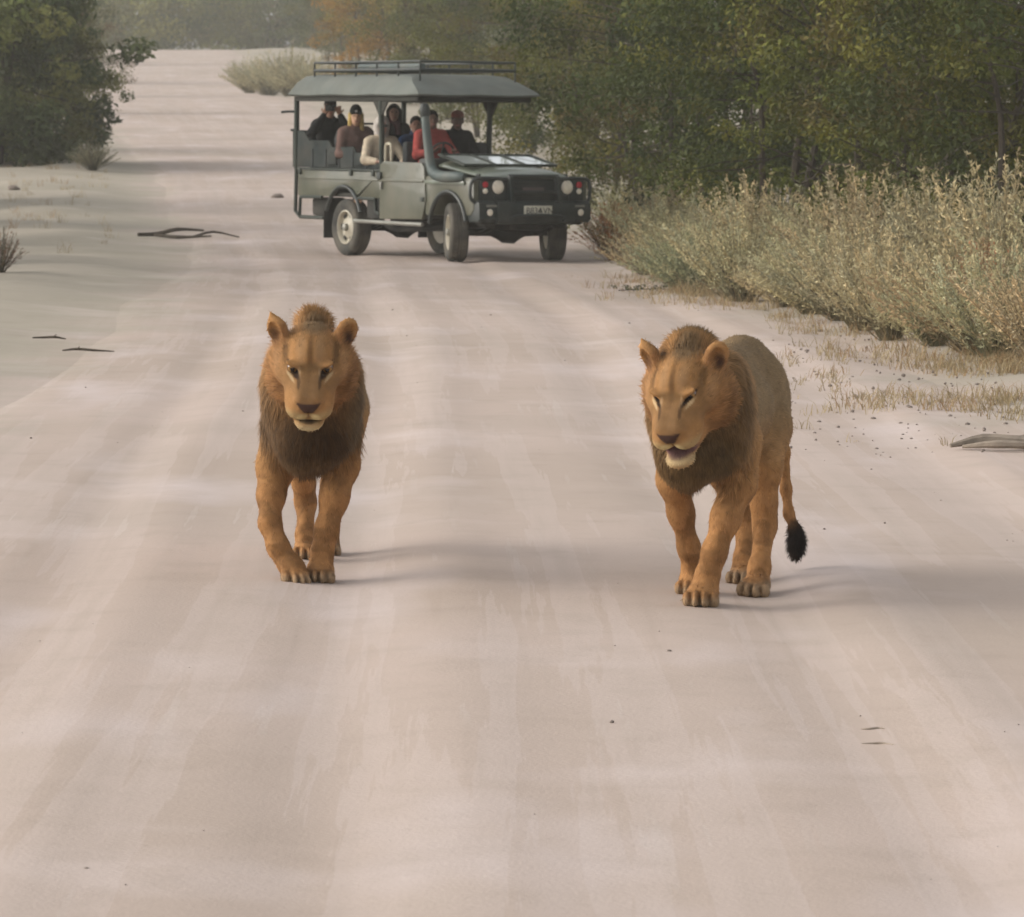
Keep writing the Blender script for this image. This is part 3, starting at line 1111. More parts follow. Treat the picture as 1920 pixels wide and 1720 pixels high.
_w = [(0, -.75), (0, .75), (-2.96, -.75), (-2.96, .75)]
_zz = [tz(*veh_xy(*p)) + .012 for p in _w]
_pitch = (sum(_zz[:2]) - sum(_zz[2:])) / 2 / 3.05
_roll = (_zz[1] + _zz[3] - _zz[0] - _zz[2]) / 2 / 1.5 - .012
VEH = Matrix.Translation((vx0, VD, sum(_zz[:2]) / 2)) @ Matrix.Rotation(VYAW, 4, 'Z') @ Matrix.Rotation(-math.atan(_pitch), 4, 'Y') @ Matrix.Rotation(math.atan(_roll), 4, 'X')

veh = empty('safari_vehicle')
veh.matrix_world = VEH
tag(veh, 'open khaki safari vehicle with canopy, roof rack and folded-down windscreen, stopped on the road', 'vehicle')

arc = lambda cx, cz, r_, a0, a1, n=14: [(cx + r_ * math.cos(R(a0 + (a1 - a0) * i / n)), cz + r_ * math.sin(R(a0 + (a1 - a0) * i / n))) for i in range(n + 1)]
RX = -2.96
for s in (-1, 1):
    # rear tub side
    y0, y1 = sorted((s * .83, s * .872))
    t = prism('tub_side', [(-1.93, 1.16), (-1.93, .80)] + [(-2.66, .80)] + arc(RX, .42, .53, 46, 134) + [(-3.44, .80), (-4.36, .80), (-4.36, 1.16)], y0, y1, M_paint, veh, .012)
    y0, y1 = sorted((s * .86, s * .888))
    prism('swage_line', [(-1.96, 1.035), (-1.96, 1.065), (-4.33, 1.065), (-4.33, 1.035)], y0, y1, M_paint, t, .008)
    y0, y1 = sorted((s * .82, s * .885))
    prism('tub_rail', [(-1.94, 1.165), (-1.94, 1.195), (-4.38, 1.195), (-4.38, 1.165)], y0, y1, M_frame, t, .006)
    for bx_ in (-2.1, -2.75, -4.28):
        box('bracket', (bx_ - .035, min(s * .875, s * .90), 1.10), (bx_ + .035, max(s * .875, s * .90), 1.19), M_frame, t, .006)
    # arch flare
    tube('wheel_arch_flare', [(x, s * .885, z) for x, z in arc(RX, .42, .53, 20, 160)], .028, M_black, veh, 8)
    # door
    y0, y1 = sorted((s * .842, s * .890))
    dr = prism('door', [(-.70, .54), (-.60, .80), (-.655, 1.235), (-.72, 1.30), (-1.80, 1.31), (-1.895, 1.26), (-1.905, .52)], y0, y1, M_paint, veh, .014)
    y0, y1 = sorted((s * .885, s * .908))
    prism('swage_line', [(-.66, 1.035), (-.66, 1.072), (-1.90, 1.072), (-1.90, 1.035)], y0, y1, M_paint, dr, .008)
    box('door_handle', (-1.84, min(s * .89, s * .925), .93), (-1.80, max(s * .89, s * .925), 1.03), M_step, dr, .008)
    box('door_latch', (-1.93, min(s * .885, s * .925), 1.06), (-1.83, max(s * .885, s * .925), 1.16), M_black, dr, .008)
    box('door_hinge', (-.72, min(s * .888, s * .91), .78), (-.64, max(s * .888, s * .91), .84), M_frame, dr, .006)
    # front wing
    y0, y1 = sorted((s * .60, s * .872))
    w = prism('front_wing', [(-.655, 1.13), (-.645, .60), (-.52, .60)] + arc(0, .42, .50, 158, 22) + [(.60, .62), (.685, .70), (.675, 1.08), (.60, 1.115)], y0, y1, M_paint, veh, .03)
    tube('wheel_arch_flare', [(x, s * .88, z) for x, z in arc(0, .42, .505, 14, 172)], .030, M_black, veh, 8)
    y0, y1 = sorted((s * .865, s * .905))
    prism('swage_line', [(.46, 1.02), (.46, 1.072), (-.62, 1.072), (-.62, 1.02)], y0, y1, M_bonnet, w, .01)
    box('inner_arch', (-.50, min(s * .45, s * .62), .45), (.55, max(s * .45, s * .62), 1.05), M_under, veh, .02)
    # steps and rails
    tube('side_step', [(-2.60, s * .90, .48), (-.66, s * .90, .47)], .028, M_step, veh, 8)
    for xx in (-2.3, -1.5, -.8):
        tube('step_bracket', [(xx, s * .45, .55), (xx, s * .90, .48)], .018, M_under, veh, 6)
    box('tool_box', (-2.35, min(s * .60, s * .845), .52), (-1.95, max(s * .60, s * .845), .80), M_under, veh, .02)
    tube('tool_box_rail', [(-2.58, s * .87, .79), (-2.06, s * .87, .79), (-2.04, s * .87, .62), (-1.93, s * .87, .58)], .022, M_frame, veh, 8)
    # rear frame
    tube('rear_frame', [(-4.43, s * .86, 1.18), (-4.45, s * .86, .58), (-4.30, s * .86, .50), (-3.62, s * .84, .50)], .028, M_frame, veh, 8)
    tube('rear_frame_bar', [(-4.30, s * .87, .52), (-4.28, s * .87, .78), (-3.62, s * .87, .79)], .024, M_frame, veh, 8)
    box('exhaust_box', (-4.15, min(s * .45, s * .76), .52), (-3.65, max(s * .45, s * .76), .78), M_under, veh, .05)
    box('mud_flap', (-3.58, min(s * .64, s * .87), .22), (-3.56, max(s * .64, s * .87), .62), M_under, veh, .005)
# floor, tail, bulkheads
box('floor', (-4.36, -.83, .80), (-1.94, .83, .86), M_under, veh, .01)
box('tailgate', (-4.40, -.82, .80), (-4.365, .82, 1.16), M_paint, veh, .01)
box('cab_floor', (-1.93, -.83, .55), (-.66, .83, .62), M_under, veh, .01)
box('bulkhead', (-.75, -.82, .62), (-.66, .82, 1.20), M_black, veh, .01)
db = box('dashboard', (-1.02, -.78, 1.12), (-.70, .78, 1.36), M_black, veh, .05)
tube('grab_bar', [(-.98, -.15, 1.34), (-.98, -.13, 1.40), (-.98, .62, 1.40), (-.98, .64, 1.34)], .014, M_black, db, 6)
# bonnet
nx, ny = 14, 17
vv = []
for i in range(nx + 1):
    t = i / nx
    x = .69 - 1.33 * t
    for j in range(ny + 1):
        u = -1 + 2 * j / ny
        ed = 1 - abs(u) ** 6
        z = 1.085 + .055 * math.sin(min(1, t * 5) * math.pi / 2) + .155 * t + .035 * (1 - u * u) * min(1, t * 4) + (ed - 1) * .05
        if abs(u) > .30 and abs(u) < .36: z += .012
        vv.append((x, u * .66, z))
qq = [(i * (ny + 1) + j, i * (ny + 1) + j + 1, (i + 1) * (ny + 1) + j + 1, (i + 1) * (ny + 1) + j) for i in range(nx) for j in range(ny)]
me = mesh_np('bonnet', vv, np.array(qq)[:, ::-1])
bo = obj('bonnet', me, M_bonnet, veh)
sd = bo.modifiers.new('thick', 'SOLIDIFY'); sd.thickness = .03; sd.offset = -1
box('bonnet_catch', (.40, -.69, 1.10), (.48, -.655, 1.17), M_black, bo, .006)
box('bonnet_catch', (.40, .655, 1.10), (.48, .69, 1.17), M_black, bo, .006)
# folded windscreen resting on the bonnet
ws = empty('folded_windscreen'); ws.parent = veh
wa = Matrix.Translation((-.56, 0, 1.405)) @ Matrix.Rotation(R(10.5), 4, 'Y')
for y in (-.70, -.22, .24, .70):
    box('windscreen_frame', (0, y - .022, -.012), (.70, y + .022, .022), M_frame, ws, .006, wa)
for x in (0, .70):
    box('windscreen_frame', (x - .02, -.72, -.013), (x + .02, .72, .021), M_frame, ws, .006, wa)
for a, b in ((-.675, -.245), (-.195, .215), (.265, .675)):
    box('windscreen_pane', (.022, a, -.003), (.676, b, .004), M_glass, ws, 0, wa)
for y in (-.45, .45):
    tube('windscreen_wiper', [wa @ Vector((.03, y, .03)), wa @ Vector((.30, y + .18, .035))], .006, M_black, ws, 6)
    box('windscreen_stop', (.10, y - .03, 1.255), (.16, y + .03, 1.285), M_black, ws, .005)
# front panel
gp = box('front_panel', (.66, -.80, .76), (.715, .80, 1.115), M_black, veh, .03)
for i in range(6):
    box('grille_slat', (.712, -.34, .82 + i * .045), (.735, .34, .842 + i * .045), M_black, gp, .004)
box('grille_badge', (.735, -.16, .955), (.742, .17, .995), mat('dull_badge', (.13, .095, .095), .5), gp, .003)
for s in (-1, 1):
    M1 = Matrix.Translation((.715, s * .53, 1.0)) @ Matrix.Rotation(R(-90), 4, 'Z')
    bm = bmesh.new(); add_lathe(bm, [(.115, -.005), (.112, .022), (.094, .024), (.092, .0)], 32, M1)
    hl = bm_obj('headlight', bm, M_black, veh)
    bm = bmesh.new(); add_lathe(bm, [(0, .004), (.06, .006), (.092, .014)], 28, M1)
    bm_obj('reflector', bm, M_chrome, hl)
    bm = bmesh.new(); add_lathe(bm, [(.093, .014), (.075, .028), (.04, .035), (0, .037)], 28, M1)
    bm_obj('lens', bm, M_lampglass, hl)
    for z, mm, r_ in ((1.03, M_redl, .042), (.945, M_lampglass, .036)):
        M2 = Matrix.Translation((.715, s * .72, z)) @ Matrix.Rotation(R(-90), 4, 'Z')
        bm = bmesh.new(); add_lathe(bm, [(r_, 0), (r_, .015), (r_ * .6, .024), (0, .026)], 20, M2)
        bm_obj('indicator', bm, mm, veh)
# bull bar
bb = empty('bull_bar'); bb.parent = veh; bb.location = (-.07, 0, 0); bb.scale = (1, .955, 1)
prism('bumper', [(.72, .54), (.76, .50), (.90, .52), (.93, .58), (.92, .80), (.86, .82), (.72, .81)], -.62, .62, M_black, bb, .02)
for s in (-1, 1):
    y0, y1 = sorted((s * .60, s * .90))
    prism('bumper_wing', [(.50, .60), (.60, .53), (.84, .53), (.885, .58), (.875, .79), (.80, .82), (.50, .80)], y0, y1, M_black, bb, .03)
    prism('upright', [(.74, .80), (.92, .80), (.86, 1.14), (.80, 1.16), (.76, 1.12)], s * .38 - .03, s * .38 + .03, M_black, bb, .012)
    tube('loop', [(.80, s * .38, 1.10), (.79, s * .70, 1.115), (.76, s * .90, 1.10), (.74, s * .955, 1.02), (.74, s * .955, .86), (.76, s * .90, .79)], .026, M_black, bb, 8, 4)
    tube('loop_brace', [(.78, s * .60, .80), (.78, s * .60, 1.10)], .016, M_black, bb, 6)
    M2 = Matrix.Translation((.885, s * .73, .665)) @ Matrix.Rotation(R(-90), 4, 'Z')
    bm = bmesh.new(); add_lathe(bm, [(.045, -.02), (.045, .004), (.03, .012), (0, .014)], 18, M2)
    bm_obj('fog_lamp', bm, M_lampglass, bb)
    box('turn_lamp', (.885, s * .70 - .09, .735), (.892, s * .70 + .09, .765), M_step, bb, .003)
tube('top_rail', [(.81, -.40, 1.14), (.81, .40, 1.14)], .030, M_black, bb, 10)
tube('mid_rail', [(.86, -.40, .93), (.86, .40, .93)], .022, M_black, bb, 8)
tube('hoop_guard', [(.95, -.40, .54), (.97, -.36, .62), (.97, .36, .62), (.95, .40, .54)], .02, M_black, bb, 8, 3)
# number plate
pl = box('number_plate', (.872, -.215, .615), (.882, .215, .755), M_white, veh, .003)
for tx, yy in (('B', -.155), ('834', -.035), ('AVN', .115)):
    fc = bpy.data.curves.new('plate_text', 'FONT')
    fc.body = tx; fc.size = .118; fc.align_x = 'CENTER'; fc.align_y = 'CENTER'; fc.extrude = .001
    tmp = bpy.data.objects.new('plate_text', fc)
    COL.objects.link(tmp)
    fm = bpy.data.meshes.new_from_object(tmp.evaluated_get(bpy.context.evaluated_depsgraph_get()))
    bpy.data.objects.remove(tmp)
    fo = obj('plate_text', fm, M_ink, pl)
    fo.location = (.8835, yy, .685); fo.rotation_euler = (R(90), 0, R(90))
# snorkel on the right-hand wing
tube('snorkel', [(.42, -.865, 1.115), (.30, -.905, 1.125), (-.10, -.915, 1.125), (-.32, -.915, 1.17), (-.43, -.915, 1.30), (-.55, -.905, 1.68), (-.62, -.895, 1.92)], [.055, .072, .075, .078, .066, .058, .056], M_snork, veh, 14, 5)
bm = bmesh.new()
add_tube(bm, [(-.615, -.895, 1.90), (-.625, -.895, 1.93), (-.635, -.895, 2.04), (-.64, -.895, 2.085), (-.64, -.895, 2.10)], [.05, .066, .068, .055, .03], 14)
bm_obj('snorkel_head', bm, M_black, veh)
tube('aerial', [(-.10, .80, 1.12), (-.16, .80, 1.30), (-.30, .80, 1.47)], [.012, .009, .006], M_beige, veh, 6)
# canopy
cv = []
lv = [(-.74, -4.52, .93, 2.205), (-.72, -4.54, .95, 2.225), (-.76, -4.52, .93, 2.255), (-1.08, -4.47, .84, 2.385), (-1.30, -4.38, .74, 2.475), (-1.6, -4.25, .60, 2.50)]
N_ = 12
rings = []
for fx, bx_, hy, z in lv:
    ring = []
    for k in range(4 * N_):
        sgm, t = divmod(k, N_); t /= N_
        cx = [(fx, -hy), (fx, hy), (bx_, hy), (bx_, -hy)]
        p, q = cx[sgm], cx[(sgm + 1) % 4]
        sag = -.012 * math.sin(math.pi * t * (3 if sgm % 2 else 2)) ** 2 * (z < 2.3)
        ring.append((p[0] + (q[0] - p[0]) * t, p[1] + (q[1] - p[1]) * t, z + sag))
    rings.append(ring)
bm = bmesh.new()
RV = [[bm.verts.new(p) for p in ring] for ring in rings]
for a, b in zip(RV[:-1], RV[1:]):
    for i in range(4 * N_):
        bm.faces.new((a[i], a[(i + 1) % (4 * N_)], b[(i + 1) % (4 * N_)], b[i]))
bm.faces.new(RV[-1])
cn = bm_obj('canopy', bm, M_canvas, veh)
box('canopy_lining', (-4.50, -.91, 2.195), (-.77, .91, 2.204), M_roof_in, cn, 0)
for s in (-1, 1):
    box('canopy_rail', (-4.46, s * .86 - .03, 2.125), (-.86, s * .86 + .03, 2.192), M_roof_in, cn, .01)
for x in (-4.42, -3.2, -1.93, -.89):
    box('canopy_rail', (x - .03, -.828, 2.130), (x + .03, .828, 2.190), M_roof_in, cn, .01)
for s in (-1, 1):
    tube('canopy_post', [(-1.93, s * .84, 1.16), (-1.93, s * .845, 1.7), (-1.93, s * .86, 2.13)], .040, M_frame, veh, 10)
    tube('canopy_post', [(-4.43, s * .86, 1.18), (-4.43, s * .86, 2.13)], .040, M_frame, veh, 10)
    prism('post_gusset', [(-1.90, 2.125), (-1.72, 2.125), (-1.90, 1.92)], s * .86 - .012, s * .86 + .012, M_roof_in, veh, .003)
    prism('post_gusset', [(-1.96, 2.125), (-2.14, 2.125), (-1.96, 1.92)], s * .86 - .012, s * .86 + .012, M_roof_in, veh, .003)
# roof rack
rk = empty('roof_rack'); rk.parent = veh
cor = [(-1.05, -.74), (-1.05, .74), (-4.12, .74), (-4.12, -.74), (-1.05, -.74)]
for z, rr in ((2.555, .022), (2.665, .016)):
    for p, q in zip(cor[:-1], cor[1:]):
        tube('rack_rail', [(p[0], p[1], z), (q[0], q[1], z)], rr, M_black, rk, 8)
for x in np.linspace(-1.05, -4.12, 6):
    for s in (-1, 1):
        tube('rack_upright', [(x, s * .74, 2.40), (x, s * .74, 2.665)], .014, M_black, rk, 6)
for x in np.linspace(-1.4, -3.8, 7):
    tube('rack_crossbar', [(x, -.74, 2.56), (x, .74, 2.56)], .016, M_black, rk, 6)
tube('rolled_cover', [(-1.5, -.45, 2.60), (-3.4, -.40, 2.605)], .045, M_snork, rk, 12)
# seating
for i, (x, z) in enumerate(((-2.42, 1.02), (-3.22, 1.15), (-4.00, 1.26))):
    b_ = box('bench_seat', (x - .24, -.76, z - .14), (x + .24, .76, z), M_seat, veh, .04)
    for y in (-.50, 0, .50):
        bk = box('backrest', (x - .33, y - .235, z - .06), (x - .22, y + .235, z + .46), M_seat, b_, .045)
    box('seat_riser', (x - .20, -.72, .86), (x + .16, .72, z - .14), M_under, b_, .01)
    tube('grab_rail', [(x - .34, -.70, z + .44), (x - .36, -.66, z + .56), (x - .36, .66, z + .56), (x - .34, .70, z + .44)], .016, M_black, b_, 6)
for y in (-.40, .40):
    b_ = box('front_seat', (-1.62, y - .25, .92), (-1.14, y + .25, 1.08), M_seat, veh, .05)
    box('backrest', (-1.74, y - .24, 1.02), (-1.60, y + .24, 1.58), M_seat, b_, .05)
    box('seat_riser', (-1.60, y - .22, .62), (-1.16, y + .22, .92), M_under, b_, .01)
for s in (-1, 1):
    y0, y1 = sorted((s * .835, s * .868))
    sp = prism('side_screen', [(-1.975, 1.20), (-1.975, 1.27), (-2.20, 1.33), (-2.60, 1.36), (-2.72, 1.50), (-3.35, 1.49), (-3.46, 1.58), (-4.05, 1.58), (-4.20, 1.70), (-4.47, 1.72), (-4.50, 1.28), (-4.42, 1.20)], y0, y1, M_side, veh, .012)
    for x in (-2.32, -2.72, -3.12, -3.52, -3.92):
        box('screen_strap', (x - .02, min(s * .868, s * .882), 1.21), (x + .02, max(s * .868, s * .882), 1.46), M_seat, sp, .004)
    for x in (-2.5, -3.3):
        box('screen_pouch', (x - .13, min(s * .868, s * .905), 1.24), (x + .13, max(s * .868, s * .905), 1.42), M_side, sp, .02)
box('screen_flap', (-4.56, -.86, 1.20), (-4.52, .86, 1.72), M_side, veh, .02)
tube('handrail', [(-1.62, -.86, 1.30), (-1.62, -.86, 1.50), (-1.66, -.86, 1.545), (-1.74, -.86, 1.545), (-1.78, -.86, 1.50), (-1.78, -.86, 1.30)], .022, M_beige, veh, 8, 3)
bm = bmesh.new()
Ms = Matrix.Translation((-1.06, -.40, 1.40)) @ Matrix.Rotation(R(-65), 4, 'Y')
pts = [Ms @ Vector((.19 * math.cos(a), .19 * math.sin(a), 0)) for a in np.linspace(0, 2 * math.pi, 25)]
add_tube(bm, pts, .015, 8)
add_tube(bm, [Ms @ Vector((-.18, 0, 0)), Ms @ Vector((.18, 0, 0))], .012, 6)
add_tube(bm, [Ms @ Vector((0, 0, 0)), Ms @ Vector((0, 0, -.25))], .02, 6)
bm_obj('steering_wheel', bm, M_black, veh)
tube('rear_bracket', [(-4.44, -.88, 1.98), (-4.50, -.96, 1.98), (-4.52, -1.06, 1.97)], .018, M_black, veh, 6)
tube('rear_bracket', [(-4.44, -.88, 1.72), (-4.48, -.93, 1.72)], .018, M_black, veh, 6)
# underside
box('chassis_rail', (-4.3, -.42, .52), (.72, -.32, .66), M_under, veh, .01)
box('chassis_rail', (-4.3, .32, .52), (.72, .42, .66), M_under, veh, .01)
box('engine_sump', (-.75, -.30, .42), (.62, .30, 1.0), M_under, veh, .06)
box('fuel_tank', (-2.7, -.30, .42), (-1.4, .30, .62), M_under, veh, .05)
box('valance', (.55, -.78, .50), (.73, .78, .80), M_under, veh, .03)
for x in (0, RX):
    bm = bmesh.new()
    add_tube(bm, [(x, -.66, .385), (x, -.22, .385), (x, -.02, .385), (x, .12, .385), (x, .3, .385), (x, .66, .385)], [.05, .055, .15, .16, .06, .05], 12, 3)
    add_tube(bm, [(x - .45, -.45, .45), (x, -.45, .36), (x + .45, -.45, .45)], .03, 6, 3)
    add_tube(bm, [(x - .45, .45, .45), (x, .45, .36), (x + .45, .45, .45)], .03, 6, 3)
    bm_obj('axle', bm, M_under, veh)
tube('exhaust_pipe', [(-.6, -.25, .44), (-1.5, -.5, .40), (-2.4, -.45, .40), (-3.3, -.3, .62)], .045, M_under, veh, 8, 4)


def make_wheel(x, y, steer):
    Rw = .385
    side = -1 if y < 0 else 1
    M = Matrix.Rotation(steer, 4, 'Z')
    prof = [(.235, -.10), (.30, -.128), (.355, -.122), (.378, -.105), (Rw, -.085), (Rw, -.03), (Rw - .012, -.022), (Rw - .012, -.014), (Rw, -.006), (Rw, .006), (Rw - .012, .014), (Rw - .012, .022), (Rw, .03), (Rw, .085), (.378, .105), (.355, .122), (.30, .128), (.235, .10), (.225, .0), (.235, -.10)]
    bm = bmesh.new()
    add_lathe(bm, prof, 48)
    for i in range(44):                       # tread lugs
        a = 2 * math.pi * i / 44
        for sy in (-1, 1):
            Ml = Matrix.Rotation(-a + (.03 if sy > 0 else 0), 4, 'Y')
            add_box(bm, (Rw - .008, sy * .058 - .030, -.017), (Rw + .007, sy * .058 + .030, .017), 0, Ml)
    t = bm_obj('wheel', bm, M_tyre, veh, loc=(x, y, Rw))
    t.rotation_euler = (0, 0, steer)
    bm = bmesh.new()
    o = side
    add_lathe(bm, [(.232, -.09 * o), (.238, .105 * o), (.222, .11 * o), (.205, .085 * o), (.20, .05 * o), (.165, .040 * o), (.09, .075 * o), (.075, .080 * o), (0, .080 * o)], 40)
    rm = bm_obj('rim', bm, M_rim, t)
    for i in range(6):
        a = 2 * math.pi * i / 6
        bm = bmesh.new()
        Ml = Matrix.Translation((.172 * math.cos(a), .058 * o, .172 * math.sin(a))) @ Matrix.Rotation(-a, 4, 'Y')
        add_box(bm, (-.022, -.008, -.040), (.022, .008, .040), .006, Ml)
        bm_obj('rim_slot', bm, M_under, t)
    bm = bmesh.new()
    add_lathe(bm, [(.052, .07 * o), (.05, .125 * o), (.035, .135 * o), (0, .137 * o)], 18)
    bm_obj('hub', bm, M_step, t)


make_wheel(0, -.75, R(-21)); make_wheel(0, .75, R(-19))
make_wheel(RX, -.75, 0); make_wheel(RX, .75, 0)
# ------------------------------------------------------------------ people in the vehicle
M_skin = mat_tint('skin', .6, .3)
_cloth = {}


def cloth(col):
    if col not in _cloth:
        _cloth[col] = mat('cloth_%d' % len(_cloth), col, .9, 0, .22, 14, .5, 55, .1)
    return _cloth[col]


def hand(F, p, d, up, curl=.6):
    """palm at p, fingers along d, back of the hand towards up"""
    p = np.asarray(p, float); d = np.asarray(d, float); d = d / np.linalg.norm(d)
    up = np.asarray(up, float); up = up - d * (up @ d); up /= np.linalg.norm(up)
    sd = np.cross(d, up)
    M = np.stack([d, sd, up], 1)
    F.ell(p + d * .035, (.048, .040, .018), .012, M)
    for i, l in enumerate((.060, .070, .066, .052)):
        b = p + d * .072 + sd * (-.030 + .020 * i)
        k1 = b + (d * math.cos(curl * .6) - up * math.sin(curl * .6)) * l * .55
        k2 = k1 + (d * math.cos(curl * 1.6) - up * math.sin(curl * 1.6)) * l * .5
        F.cone(b - d * .02, k1, .0095, .0088, .004); F.cone(k1, k2, .0088, .0075, .004)
    b = p + d * .01 - sd * .035
    k1 = b + (d * .7 - sd * .75 - up * .2) * .035
    F.cone(b, k1, .012, .0105, .008); F.cone(k1, k1 + (d * .95 - sd * .1 - up * .3) * .032, .0105, .0085, .004)


def person(vpos, yaw, head_yaw, arms, jacket, trousers, label, top=None, skin=(.42, .23, .15), hair=None, lean=0.0, sunglasses=False, scarf=None, badge=False, head_pitch=0.0):
    """seated figure; x forward, y left, z up from the seat. arms: (elbow, hand, finger direction) for right (-1) and left (+1)"""
    root = empty('person')
    root.matrix_world = VEH @ Matrix.Translation(vpos) @ Matrix.Rotation(yaw, 4, 'Z')
    tag(root, label, 'person', 'people in the safari vehicle')
    L = lambda x, y, z: (x + lean * z, y, z)
    h = .0085
    F = Field((-.30, -.46, -.50), (.62, .46, 1.0), h)
    J = Field((-.30, -.46, -.10), (.62, .46, .80), .012)
    T = Field((-.30, -.46, -.52), (.70, .46, .30), .014)
    hd = Matrix.Rotation(head_yaw, 3, 'Z') @ Matrix.Rotation(head_pitch, 3, 'Y')
    Hm = np.array(hd)
    hc = np.array(L(.03, 0, .765))
    P = lambda x, y, z: hc + Hm @ np.array([x, y, z])
    F.ell(P(-.012, 0, .025), (.098, .076, .095), .03, Hm)          # skull
    F.ell(P(.035, 0, -.045), (.058, .056, .075), .04, Hm)          # face
    F.ell(P(.055, 0, -.090), (.034, .036, .030), .03, Hm)          # chin
    F.cone(P(.088, 0, .010), P(.112, 0, -.028), .010, .014, .012)  # nose
    F.ell(P(.090, 0, -.066), (.012, .026, .009), .008, Hm)         # lips
    for s in (-1, 1):
        F.ell(P(-.005, s * .078, -.012), (.022, .012, .034), .008, Hm)
        F.ell(P(.094, s * .034, .012), (.016, .020, .010), .008, Hm, op='sub')
        F.ell(P(.084, s * .034, .011), (.010, .014, .008), .004, Hm)
    F.cone(L(.0, 0, .56), hc + Hm @ np.array([-.015, 0, -.06]), .062, .055, .03)
    F.ell(L(0, 0, .40), (.105, .165, .20), .06)
    F.ell(L(0, 0, .12), (.12, .165, .13), .08)
    J.ell(L(0, 0, .40), (.130, .190, .215), .07)
    J.ell(L(.0, 0, .14), (.148, .190, .15), .08)
    J.cone(L(0, -.13, .555), L(0, .13, .555), .085, .085, .06)
    J.cone(L(-.01, 0, .58), L(0, 0, .645), .085, .072, .03)        # collar
    for s, (el, ha, fd) in zip((-1, 1), arms):
        sh = np.array(L(0, s * .185, .545))
        el = np.array(el); ha = np.array(ha)
        F.cone(sh, el, .048, .040, .03); F.cone(el, ha, .038, .026, .03)
        J.cone(sh, el, .072, .062, .05); J.cone(el, el + (ha - el) * .86, .062, .048, .04)
        hand(F, ha, fd, np.cross(np.array(fd, float), (0, s * 1.0, 0)) + np.array([.01, 0, .3]))
        kn = np.array([.44, s * .12, .09])
        F.cone((0, s * .10, .09), kn, .082, .062, .04); F.cone(kn, (.42, s * .12, -.34), .056, .042, .03)
        F.ell((.48, s * .12, -.40), (.12, .045, .04), .03)
        T.cone((0, s * .10, .085), kn, .098, .078, .05); T.cone(kn, (.42, s * .12, -.34), .072, .062, .04)
    V, Q = F.mesh(1)
    q = (V - hc) @ Hm
    C = np.tile(np.array(skin), (len(V), 1))
    inh = q[:, 2] > -.14
    C = mixc(C, .8 * inh * blob(q, (.10, 0, -.066), (.02, .028, .010), .4), (.30, .10, .085))
    for s in (-1, 1):
        C = mixc(C, .9 * blob(q, (.09, s * .034, .011), (.022, .017, .009), .3), (.05, .03, .025))
        C = mixc(C, .6 * blob(q, (.09, s * .036, .036), (.022, .024, .006), .3), tuple(.3 * c for c in skin))
    me = mesh_np('body', V, Q); set_col(me, C)
    obj('body', me, M_skin, root)
    V, Q = J.mesh(2); V = V + .010 * (vnoise(V, 15, 3) - .5)[:, None] * vert_normals(V, Q)
    obj('jacket', mesh_np('jacket', V, Q), cloth(jacket), root)
    V, Q = T.mesh(2)
    obj('trousers', mesh_np('trousers', V, Q), cloth(trousers), root)
    if hair:
        col, length = hair
        G = Field((-.30, -.25, .35), (.30, .25, 1.0), .010)
        G.ell(P(-.022, 0, .040), (.103, .086, .093), .03, Hm)
        if length > .05:
            for s in (-1, 1):
                G.cone(P(-.03, s * .070, .02), P(.01, s * .082, .02 - length), .040, .034, .04)
            G.cone(P(-.07, 0, .02), P(-.09, 0, .0 - length), .07, .06, .04)
        G.ell(P(.085, 0, -.03), (.060, .062, .085), .02, Hm, op='sub')
        V, Q = G.mesh(1)
        if len(V): obj('hair', mesh_np('hair', V, Q), cloth(col), root)
    if top:
        kind, col = top
        G = Field((-.30, -.30, .50), (.40, .30, 1.05), .009)
        if kind == 'beanie':
            G.ell(P(-.018, 0, .060), (.110, .090, .088), .03, Hm)
            G.ell(P(-.03, 0, .110), (.075, .070, .065), .03, Hm)
            G.ell(P(.11, 0, -.045), (.12, .12, .075), .015, Hm, op='sub')
        elif kind == 'cap':
            G.ell(P(-.012, 0, .070), (.112, .090, .072), .02, Hm)
            G.ell(P(.11, 0, .048), (.085, .070, .012), .015, Hm)
            G.ell(P(.03, 0, -.045), (.2, .12, .078), .012, Hm, op='sub')
        elif kind == 'hat':
            G.ell(P(-.012, 0, .075), (.112, .094, .075), .02, Hm)
            G.ell(P(0, 0, .050), (.165, .150, .012), .02, Hm)
            G.ell(P(.02, 0, -.055), (.2, .12, .085), .01, Hm, op='sub')
        elif kind == 'hood':
            G.ell(P(-.03, 0, .030), (.125, .108, .125), .04, Hm)
            G.cone(P(-.05, 0, -.02), P(-.05, 0, -.16), .10, .10, .06)
            G.ell(P(.11, 0, -.02), (.10, .062, .10), .02, Hm, op='sub')
        V, Q = G.mesh(1)
        ht = obj(kind, mesh_np(kind, V, Q), cloth(col), root)
        if badge:
            bm = bmesh.new()
            c = Vector(P(.098, 0, .075))
            add_box(bm, (-.006, -.016, -.013), (.006, .016, .013), .004, Matrix.Translation(c) @ hd.to_4x4())
            bm_obj('badge', bm, cloth((.62, .60, .58)), ht)
    if sunglasses:
        bm = bmesh.new()
        for s in (-1, 1):
            add_box(bm, (.092, s * .036 - .027, -.012), (.104, s * .036 + .027, .026), .006, Matrix.Translation(hc) @ hd.to_4x4())
        add_box(bm, (.096, -.014, .010), (.104, .014, .018), 0, Matrix.Translation(hc) @ hd.to_4x4())
        for s in (-1, 1):
            add_box(bm, (-.01, s * .080 - .003, .010), (.098, s * .080 + .003, .016), 0, Matrix.Translation(hc) @ hd.to_4x4())
        bm_obj('sunglasses', bm, M_black, root)
